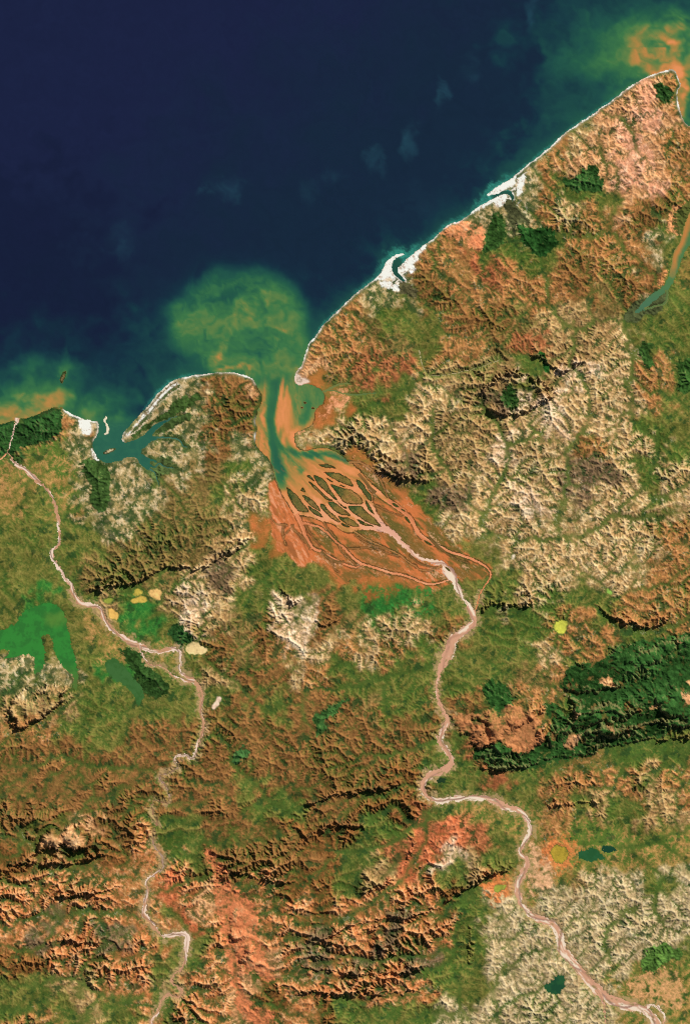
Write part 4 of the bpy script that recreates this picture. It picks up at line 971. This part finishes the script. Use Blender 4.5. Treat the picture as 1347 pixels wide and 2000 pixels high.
# central plume off the estuary
outer = [(312,604),(334,590),(357,580),(361,558),(384,563),(406,572),(399,537),(416,526),(468,542),(487,523),(522,526),(560,546),(592,582),(606,625),(606,662),(596,690),(570,745),(520,760),(495,745),(440,730),(392,722),(346,702),(322,676),(332,640)]
o1 = soft_poly(outer, 2.2, .5); o2 = soft_poly(outer, 13, .8)
o3 = soft_poly(outer, 8, 1.5)
arcp = samp(n_c, np.arctan2(SX - 545, SY - 735) * 9 + 30, np.hypot(SX - 545, SY - 735) * .34 + 8 * E1 + 60)
con += .035 * arcp * o2 + .20 * spot(548, 728, 46, 44, 1.5, .1)
con += .06 * o1 + .06 * o3 + .24 * o2 * o2 * (1 + .25 * swirl2) + .14 * soft_poly(outer, 30)
inner = [(412,655),(440,622),(470,592),(510,572),(548,568),(584,592),(600,632),(598,670),(586,715),(560,750),(500,750),(430,722),(405,690)]
i1 = soft_poly(inner, 12); con += .21 * i1 + .03 * soft_poly(inner, 3)
con += .10 * spot(330, 630, 80, 80, 1.5, .0) + .06 * spot(470, 545, 120, 60, 1.5, .0)
con += .14 * soft_poly([(332,642),(350,618),(400,622),(440,628),(420,650),(390,655),(352,664)], 9)
con -= .16 * spot(378, 702, 56, 14, 1.4, .1) + .13 * spot(432, 586, 46, 13, 1.4, .1, -.25) + .10 * spot(400, 548, 12, 26, 1.4, .1, .2)
dome = [(420,714),(432,680),(446,650),(472,634),(504,631),(536,640),(566,656),(586,672),(584,720),(560,752),(500,752)]
md = soft_poly(dome, 1.4, .6); con -= .07 * md
ringm = np.clip(soft_poly(dome, 7, .6) - md, 0, 1); con += .34 * ringm * sstep(-.5, .9, swirl2 + .3) * sstep(600, 540, SX)
for cx, cy, rx, ry, a, an in ((497,590,36,15,.36,-.1),(468,616,18,12,.2,.4),(412,702,22,12,.5,-.5),(433,672,6,26,.34,.15),(522,662,26,10,.16,.1),(395,660,16,5,.22,.7),(460,724,42,5,.6,.12),(490,737,14,7,.6,.8),(573,735,7,20,.5,.1),(545,640,22,5,.14,.5)):
    con += a * spot(cx, cy, rx, ry, 1.5, .1, an) * np.clip(.7 + .3 * swirl + .2 * wisp, 0, 1.2) * .72
# western plume
con += .52 * sstep(100, 5, dc + 12 * E1 + 8 * swirl - 20 * sstep(150, 60, SX)) * sstep(300, 130, SX + 24 * E2) * sstep(660, 720, SY)
con += .62 * sstep(62, 10, dc + 10 * swirl2 + 9 * E2) * sstep(140, 95, SX + 12 * E1) * sstep(705, 750, SY) * np.clip(.85 + .3 * swirl, 0, 1.3)
con += .30 * spot(122, 715, 14, 30) + .38 * spot(208, 808, 66, 46, 1.25, .3) - .15 * spot(255, 795, 20, 26)
# north-eastern plume
con += .42 * sstep(1.35, .2, np.hypot((QX - 1290) / 190, (QY - 105) / 105) + .10 * swirl) + .2 * spot(1240, 90, 90, 60, 1.4, .2) + .16 * spot(1130, 130, 90, 40)
ang = np.arctan2(SY - 92, SX - 1300); rad = np.hypot(SX - 1300, (SY - 92) * 1.15)
arc = samp(n_c, ang * 7 + rad * .10 + 200 + 2 * E1, rad * .62 + 5 * E2 + 80); arc2 = samp(n_d, ang * 6 + rad * .08 + 50, rad * .36 + 6 * E1)
con += sstep(98, 25, rad + 12 * E1 + 8 * arc2) * np.clip(.38 + .26 * arc + .16 * arc2, 0, 1)
con += .55 * sstep(16, 4, np.abs(SX - 1325 - 5 * np.sin(SY * .045)) + 3 * swirl) * sstep(95, 140, SY)
con += .35 * ((SX > 1322) & (SY > 140) & (SY < 300)) * np.clip(.7 + .4 * swirl2, 0, 1)
con -= .14 * spot(1230, 160, 60, 9, 1.4, .2, -.45)
con *= 1 + .045 * swirl2 + .03 * wisp
# small western bay
wbm = blur(((SX > 182) & (SX < 380) & (SY > 822) & (SY < 960)).astype(np.float32), 8)
con += (.62 - con) * wbm * .9 + .12 * wbm * np.clip(wisp, -.5, 2) * .5
ramp_x = np.array([0, .15, .35, .55, .8, 1.0, 1.25, 1.5, 1.8], np.float32)
ramp_c = np.array([lin(*c) for c in ((22,36,62),(21,52,66),(30,78,72),(38,94,72),(62,120,72),(102,132,72),(164,134,70),(208,138,76),(234,148,92))])
navy = np.zeros(SX.shape + (3,), np.float32); navy[:] = lin(26, 34, 66)
mixc(navy, sstep(0, 1, (SX - 100) / 800 + (SY - 250) / 700 + .06 * E1), lin(21, 40, 60))
mixc(navy, sstep(300, 150, np.hypot(SX - 20, (SY - 560) * 1.0) + 50 * E1) * .6, lin(19, 28, 54))
def ramp(c):
    out = np.stack([np.interp(c, ramp_x, ramp_c[:, k]) for k in range(3)], -1).astype(np.float32)
    t = sstep(.2, 0, c)[..., None]
    return out * (1 - t) + navy * t
sc = ramp(con)
mixc(sc, wbm * .65, lin(46, 102, 84))
# faint pale drifts in the open sea
for cx, cy, rx, ry, a in ((862,185,10,30,.5),(735,312,17,26,.42),(800,278,12,32,.42),(640,345,26,12,.2),(445,362,32,20,.3),(1036,22,9,34,.42),(920,140,18,24,.2),(600,370,16,24,.15),(395,372,12,10,.2),(235,470,26,40,.2),(790,400,60,30,.15)):
    e = np.hypot((QX - cx) / rx, (QY - cy) / ry)
    mixc(sc, np.clip(sstep(1.6, .0, e + .15 * wisp) * a * .75 * (.8 + .25 * swirl2), 0, 1), lin(46, 96, 112))
# turquoise shallows by the white spits
for cx, cy, r, lim, a in ((775,492,46,17,.95),(955,372,46,15,1.0),(715,550,30,10,.55),(870,435,50,9,.7),(1040,310,60,6,.5),(1150,220,60,5,.5),(330,745,50,8,.6),(290,790,40,5,.4),(640,620,40,5,.5)):
    m = sstep(r * 1.5, r * .5, np.hypot(SX - cx, SY - cy)) * sstep(lim, lim * .15, dc + lim * .2 * A1) * (SY < 800)
    mixc(sc, np.clip(m * a * (.75 + .35 * np.sin(dc * 1.1 + 1.5 * A1)), 0, 1), lin(56, 146, 128))
# the estuary: tidal streaks along the channel
axis = chaikin([(548,540),(545,640),(541,700),(534,760),(529,820),(536,870),(562,915),(610,962),(670,1005),(750,1035)], 3, False)
dd, ss, ww, side = line_dist(axis, 190); dd = g(dd); ss = g(ss); side = g(side); nn = dd * side
fan_w = np.where(SY < 880, 1.0, 1.0 + (SY - 880) / 120)
n2 = (nn + 3 * E1 + 1.0 * A1) / fan_w
s1 = samp(n_c, ss * .10 + 40, n2 * .75 + 200); s2 = samp(patch, ss * .10 + 400, n2 * 1.0 + 90); s3 = samp(n_d, ss * .16 + 10, n2 * .5)
bay = sstep(722, 765, SY + .25 * np.abs(nn)) * (SX > 490) * (SX < 900)
arms = []
for pts_, w_ in (([(541,690),(534,760),(529,820),(532,870),(543,910),(549,950)], 11), ([(529,815),(540,866),(565,882),(600,890),(640,885),(676,898)], 9), ([(545,868),(568,895),(590,918)], 7)):
    arms.append(sstep(w_ * 1.35, w_ * .35, g(line_dist(chaikin(pts_, 2, False), 60)[0]) + 2.4 * s1 + 1.0 * s2))
arm = np.clip(np.maximum(np.maximum(arms[0], arms[1]), arms[2] * .7), 0, 1)
cb = .80 + .06 * s1
west_side = sstep(515, 500, SX - (SY - 760) * .12)
mid_flat = sstep(10, 26, nn * -1) * sstep(62, 44, nn * -1) * sstep(755, 800, SY) * sstep(880, 850, SY)
cb += .50 * sstep(6, 18, dd) * (SX < 530) * sstep(735, 775, SY) * np.clip(.7 + .35 * s1 + .2 * s2, 0, 1.4)
ray = samp(n_c, np.arctan2(SX - 560, SY - 690) * 60 + 20, np.hypot(SX - 560, SY - 690) * .10 + 100) + .4 * samp(patch, np.arctan2(SX - 560, SY - 690) * 80, np.hypot(SX - 560, SY - 690) * .12)
mid_flat = sstep(8, 24, -nn + 5 * ray) * sstep(66, 36, -nn + 7 * ray) * sstep(760, 815, SY + 18 * ray) * sstep(892, 850, SY)
cb += .62 * mid_flat * np.clip(.45 + .55 * ray, 0, 1.2) + .05 * ray * sstep(30, 45, -nn)
cb += .45 * sstep(14, 3, dc + 2 * ray) * sstep(780, 830, SY) * (SX > 560) * sstep(890, 870, SY)
cb += .10 * sstep(.2, 1.2, s2)
south = sstep(862, 945, SY + .10 * (SX - 600) + 7 * s1)
cb += (1.62 + .14 * s1 + .10 * s2 - cb) * south
cb += (.66 + .05 * s1 - cb) * arm * sstep(985, 930, SY)
sc += (ramp(cb) - sc) * bay[..., None]
far_s = sstep(935, 1010, SY + .2 * (SX - 620) + 8 * s1) * bay
mixc(sc, far_s * .85 * np.clip(.7 + .4 * s2, 0, 1), lin(255, 168, 122))
mixc(sc, bay * south * sstep(.7, 1.6, -s2 + .3 * s1) * .45, lin(176, 126, 66))
mixc(sc, bay * sstep(690, 750, SX) * sstep(985, 1025, SY), lin(240, 176, 144))
# right-hand inlet
ri = (SX > 1215) & (SY > 300) & (SY < 640)
mixc(sc, ri, lin(82, 124, 74))
iaxis = line_dist([(1420,360),(1345,425),(1333,470),(1318,500),(1312,535)], 40)[0]; iaxis = g(iaxis)
mixc(sc, ri * sstep(8, 2, iaxis + 1.2 * B1) * sstep(575, 500, SY + 6 * B2), lin(196, 130, 68))
mixc(sc, ri * sstep(4, 1, np.abs(iaxis - 5) + .6 * B1) * sstep(585, 540, SY) * .5, lin(150, 130, 70))
mixc(sc, ri * sstep(540, 600, SY) * .8, lin(74, 116, 88))
# lagoons behind the spits
for cx, cy, rx, ry in ((776, 528, 12, 26), (984, 384, 24, 12)):
    e = np.hypot((SX - cx) / rx, (SY - cy) / ry); mixc(sc, sstep(1.2, .8, e) * .9, lin(34, 76, 62))
sc *= np.clip(1 + .02 * wisp, .9, 1.1)[..., None]
sc = np.clip(sc * .95, .003, .8)
h2, w2 = SX.shape
SVv = np.stack([(SX - W / 2) * S, (H / 2 - SY) * S, np.zeros_like(SX)], -1).reshape(-1, 3)
i2 = np.arange(h2 * w2).reshape(h2, w2)
wq = np.stack([i2[:-1, :-1], i2[1:, :-1], i2[1:, 1:], i2[:-1, 1:]], -1)
wet = g(blur(sea.astype(np.float32), 3) > .02)
wk = wet[:-1, :-1] | wet[1:, :-1] | wet[:-1, 1:] | wet[1:, 1:]
q = wq[wk]; used, inv = np.unique(q, return_inverse=True)
o = make_mesh("sea", SVv[used], inv.reshape(-1, 4), sc.reshape(-1, 3)[used], MAT["sea"])
tag(o, "dark blue sea with green and orange sediment plumes and muddy estuary", "sea", "structure")
tick("sea")

# ------------------------------------------------------------------ rivers as ribbons of water and sand bars
rng = np.random.default_rng(5)
styles = {"sand": ((218,164,130),(252,224,196),(148,104,88)),"sand2": ((206,154,116),(248,218,194),(128,96,82)),"mud": ((232,146,98),(244,172,126),(196,116,70)),
          "creek": ((150,104,58),(176,124,72),(90,80,40)),"white": ((186,170,126),(206,192,154),(136,126,84)),"teal": ((60,108,88),(66,112,90),(50,92,74)),"green": ((96,120,66),(120,128,70),(74,104,64))}
for rn, (c, q, name, style, label) in enumerate(river_curves):
    seg = np.hypot(*np.diff(c, axis=0).T); acc = np.concatenate([[0], np.cumsum(seg)])
    n = int(acc[-1] / 1.3) + 2; s = np.linspace(0, acc[-1], n)
    cx = np.interp(s, acc, c[:, 0]); cy = np.interp(s, acc, c[:, 1]); cw = np.interp(s, acc, q)
    tx = np.gradient(cx); ty = np.gradient(cy); L = np.hypot(tx, ty) + 1e-9; nxv, nyv = -ty / L, tx / L
    k = 11; t = np.linspace(-1, 1, k)
    half_w = cw * .5 + 2.2
    X = cx[:, None] + nxv[:, None] * half_w[:, None] * t; Y = cy[:, None] + nyv[:, None] * half_w[:, None] * t
    zr = np.full(X.shape, .02 if style in ("mud", "green", "teal") else .06) + .004 * rn
    ca, cb, cd = [lin(*v) for v in styles[style]]
    u = (s[:, None] * .16 + 37 * rn) * np.ones(k); v = t[None, :] * cw[:, None] * 1.15 + 11 * rn
    col = np.zeros(X.shape + (3,), np.float32); col[:] = ca
    if style.startswith("sand"):
        bar = samp(n_c, u * 1.5, v * 1.1 + 40) + .3 * samp(patch, u * 1.6 + 70, v)
        mixc(col, sstep(-.1, .35, bar), cb)
        wob = samp(n_d, u * 1.6, v * 0 + 30)
        for q0, fq, wd, am in ((.5, .050, .30, .85), (-.4, .033, .20, .7)):
            thread = np.abs(t[None, :] - .62 * np.sin(s[:, None] * fq + rn + q0 * 5) - .35 * wob)
            mixc(col, sstep(wd, wd * .45, thread) * am * np.clip(.75 + .4 * bar, .2, 1), cd if q0 > 0 else (ca + cd) * .5)
        mixc(col, sstep(1.1, 1.7, samp(patch, u * 2.4 + 300, v * 1.1)) * sstep(1230, 1290, Y) * .7, lin(128, 124, 66))
    else:
        a = samp(n_c, u * .8, v + 50); b = samp(patch, u * 1.1 + 200, v * 1.6)
        mixc(col, sstep(-.2, .9, a + .4 * b), cb)
        mixc(col, sstep(.9, 1.6, -a + .5 * b) * .55, cd)
    if style == "sand":
        up_m = sstep(1130, 1040, Y); mixc(col, up_m * .85, lin(238, 176, 146))
        mixc(col, (sstep(.75, .95, np.abs(t))[None, :] * sstep(1240, 1150, Y)), lin(150, 112, 104))
    if style == "sand2":
        mixc(col, sstep(1480, 1500, Y) * sstep(1715, 1690, Y) * .7, lin(132, 96, 70))
    if style == "mud":
        mixc(col, (sstep(.6, .95, np.abs(t))[None, :] * sstep(9, 4, cw[:, None])), lin(120, 72, 40))
    col = np.clip(col * .92, .004, .85)
    vid = np.arange(n * k).reshape(n, k)
    f = np.stack([vid[:-1, :-1], vid[1:, :-1], vid[1:, 1:], vid[:-1, 1:]], -1).reshape(-1, 4)[:, ::-1]
    wx, wy = world_xy(X, Y)
    o = make_mesh(name, np.stack([wx, wy, zr * S], -1).reshape(-1, 3), f, col.reshape(-1, 3), MAT["river"])
    tag(o, label, "river" if "river" in name else "stream", "structure")

# ------------------------------------------------------------------ lakes
for (poly, ca, cb, name, label), m in zip(lakes, lake_cells):
    grow = blur(m.astype(np.float32), 1.5) > .15
    fm = grow[:-1, :-1] | grow[1:, 1:] | grow[1:, :-1] | grow[:-1, 1:]
    q = quad.reshape(ny - 1, nx - 1, 4)[fm]; used, inv = np.unique(q, return_inverse=True)
    vv_ = V[used].copy(); vv_[:, 2] = .07 * S
    j, i = np.divmod(used, nx)
    t = sstep(-.8, 1.4, patch2[j, i] + .6 * n_c[j, i])
    col = lin(*ca) + (lin(*cb) - lin(*ca)) * t[:, None]
    if name == "lake" and "large" in label:
        e = np.hypot((PX[j, i] - 108) / 30, (PY[j, i] - 1208) / 22) + .15 * n_c[j, i]
        col = col + (lin(96, 138, 56) - col) * (sstep(1.1, .3, e) * .7)[:, None]
        e = sstep(1290, 1340, PY[j, i]); col = col + (lin(96, 112, 54) - col) * (e * .7)[:, None]
    o = make_mesh(name, vv_, inv.reshape(-1, 4), np.clip(col * .92, .004, .8), MAT["lake"])
    tag(o, label, "lake", "structure")

# ------------------------------------------------------------------ the country and the sea beyond the picture, as coarse sheets
def sheet(name, x0, x1, y0, y1, col, zval, mat, label, cat, rough=0.0):
    ax = np.linspace(x0, x1, 60); ay = np.linspace(y0, y1, 60); X, Y = np.meshgrid(ax, ay)
    n = samp(n_c, X * .2, Y * .2); Zv = zval + rough * np.abs(samp(n_d, X * .3, Y * .3))
    wx, wy = world_xy(X, Y)
    cc = np.clip(np.array(lin(*col))[None, None, :] * (1 + .25 * n[..., None]), .004, .8)
    vid = np.arange(3600).reshape(60, 60)
    f = np.stack([vid[:-1, :-1], vid[1:, :-1], vid[1:, 1:], vid[:-1, 1:]], -1).reshape(-1, 4)
    tag(make_mesh(name, np.stack([wx, wy, Zv * S], -1).reshape(-1, 3), f, cc.reshape(-1, 3), mat), label, cat, "structure")
x_end, y_end = float(gx[-1]), float(gy[-1])
sheet("outer_sea", -5000, 6000, -6000, -M, (24, 36, 72), 0, MAT["sea"], "open dark blue sea beyond the top edge", "sea")
sheet("outer_sea", -5000, -M, -M, 836, (24, 40, 70), 0, MAT["sea"], "open dark blue sea beyond the left edge", "sea")
sheet("outer_sea", x_end, 6000, -M, 300, (40, 90, 74), 0, MAT["sea"], "greenish sea beyond the right edge", "sea")
sheet("outer_land", -5000, -M, 836, y_end, (120, 110, 56), .3, MAT["ground"], "green and brown country beyond the left edge", "land", .8)
sheet("outer_land", x_end, 6000, 300, y_end, (140, 116, 64), .3, MAT["ground"], "brown country beyond the right edge", "land", .8)
sheet("outer_land", -5000, 6000, y_end, 7000, (140, 110, 60), .3, MAT["ground"], "brown country beyond the bottom edge", "land", .8)
print("triangles", sum(len(o.data.polygons) * 2 for o in scene.objects if o.type == 'MESH'))
tick("done")
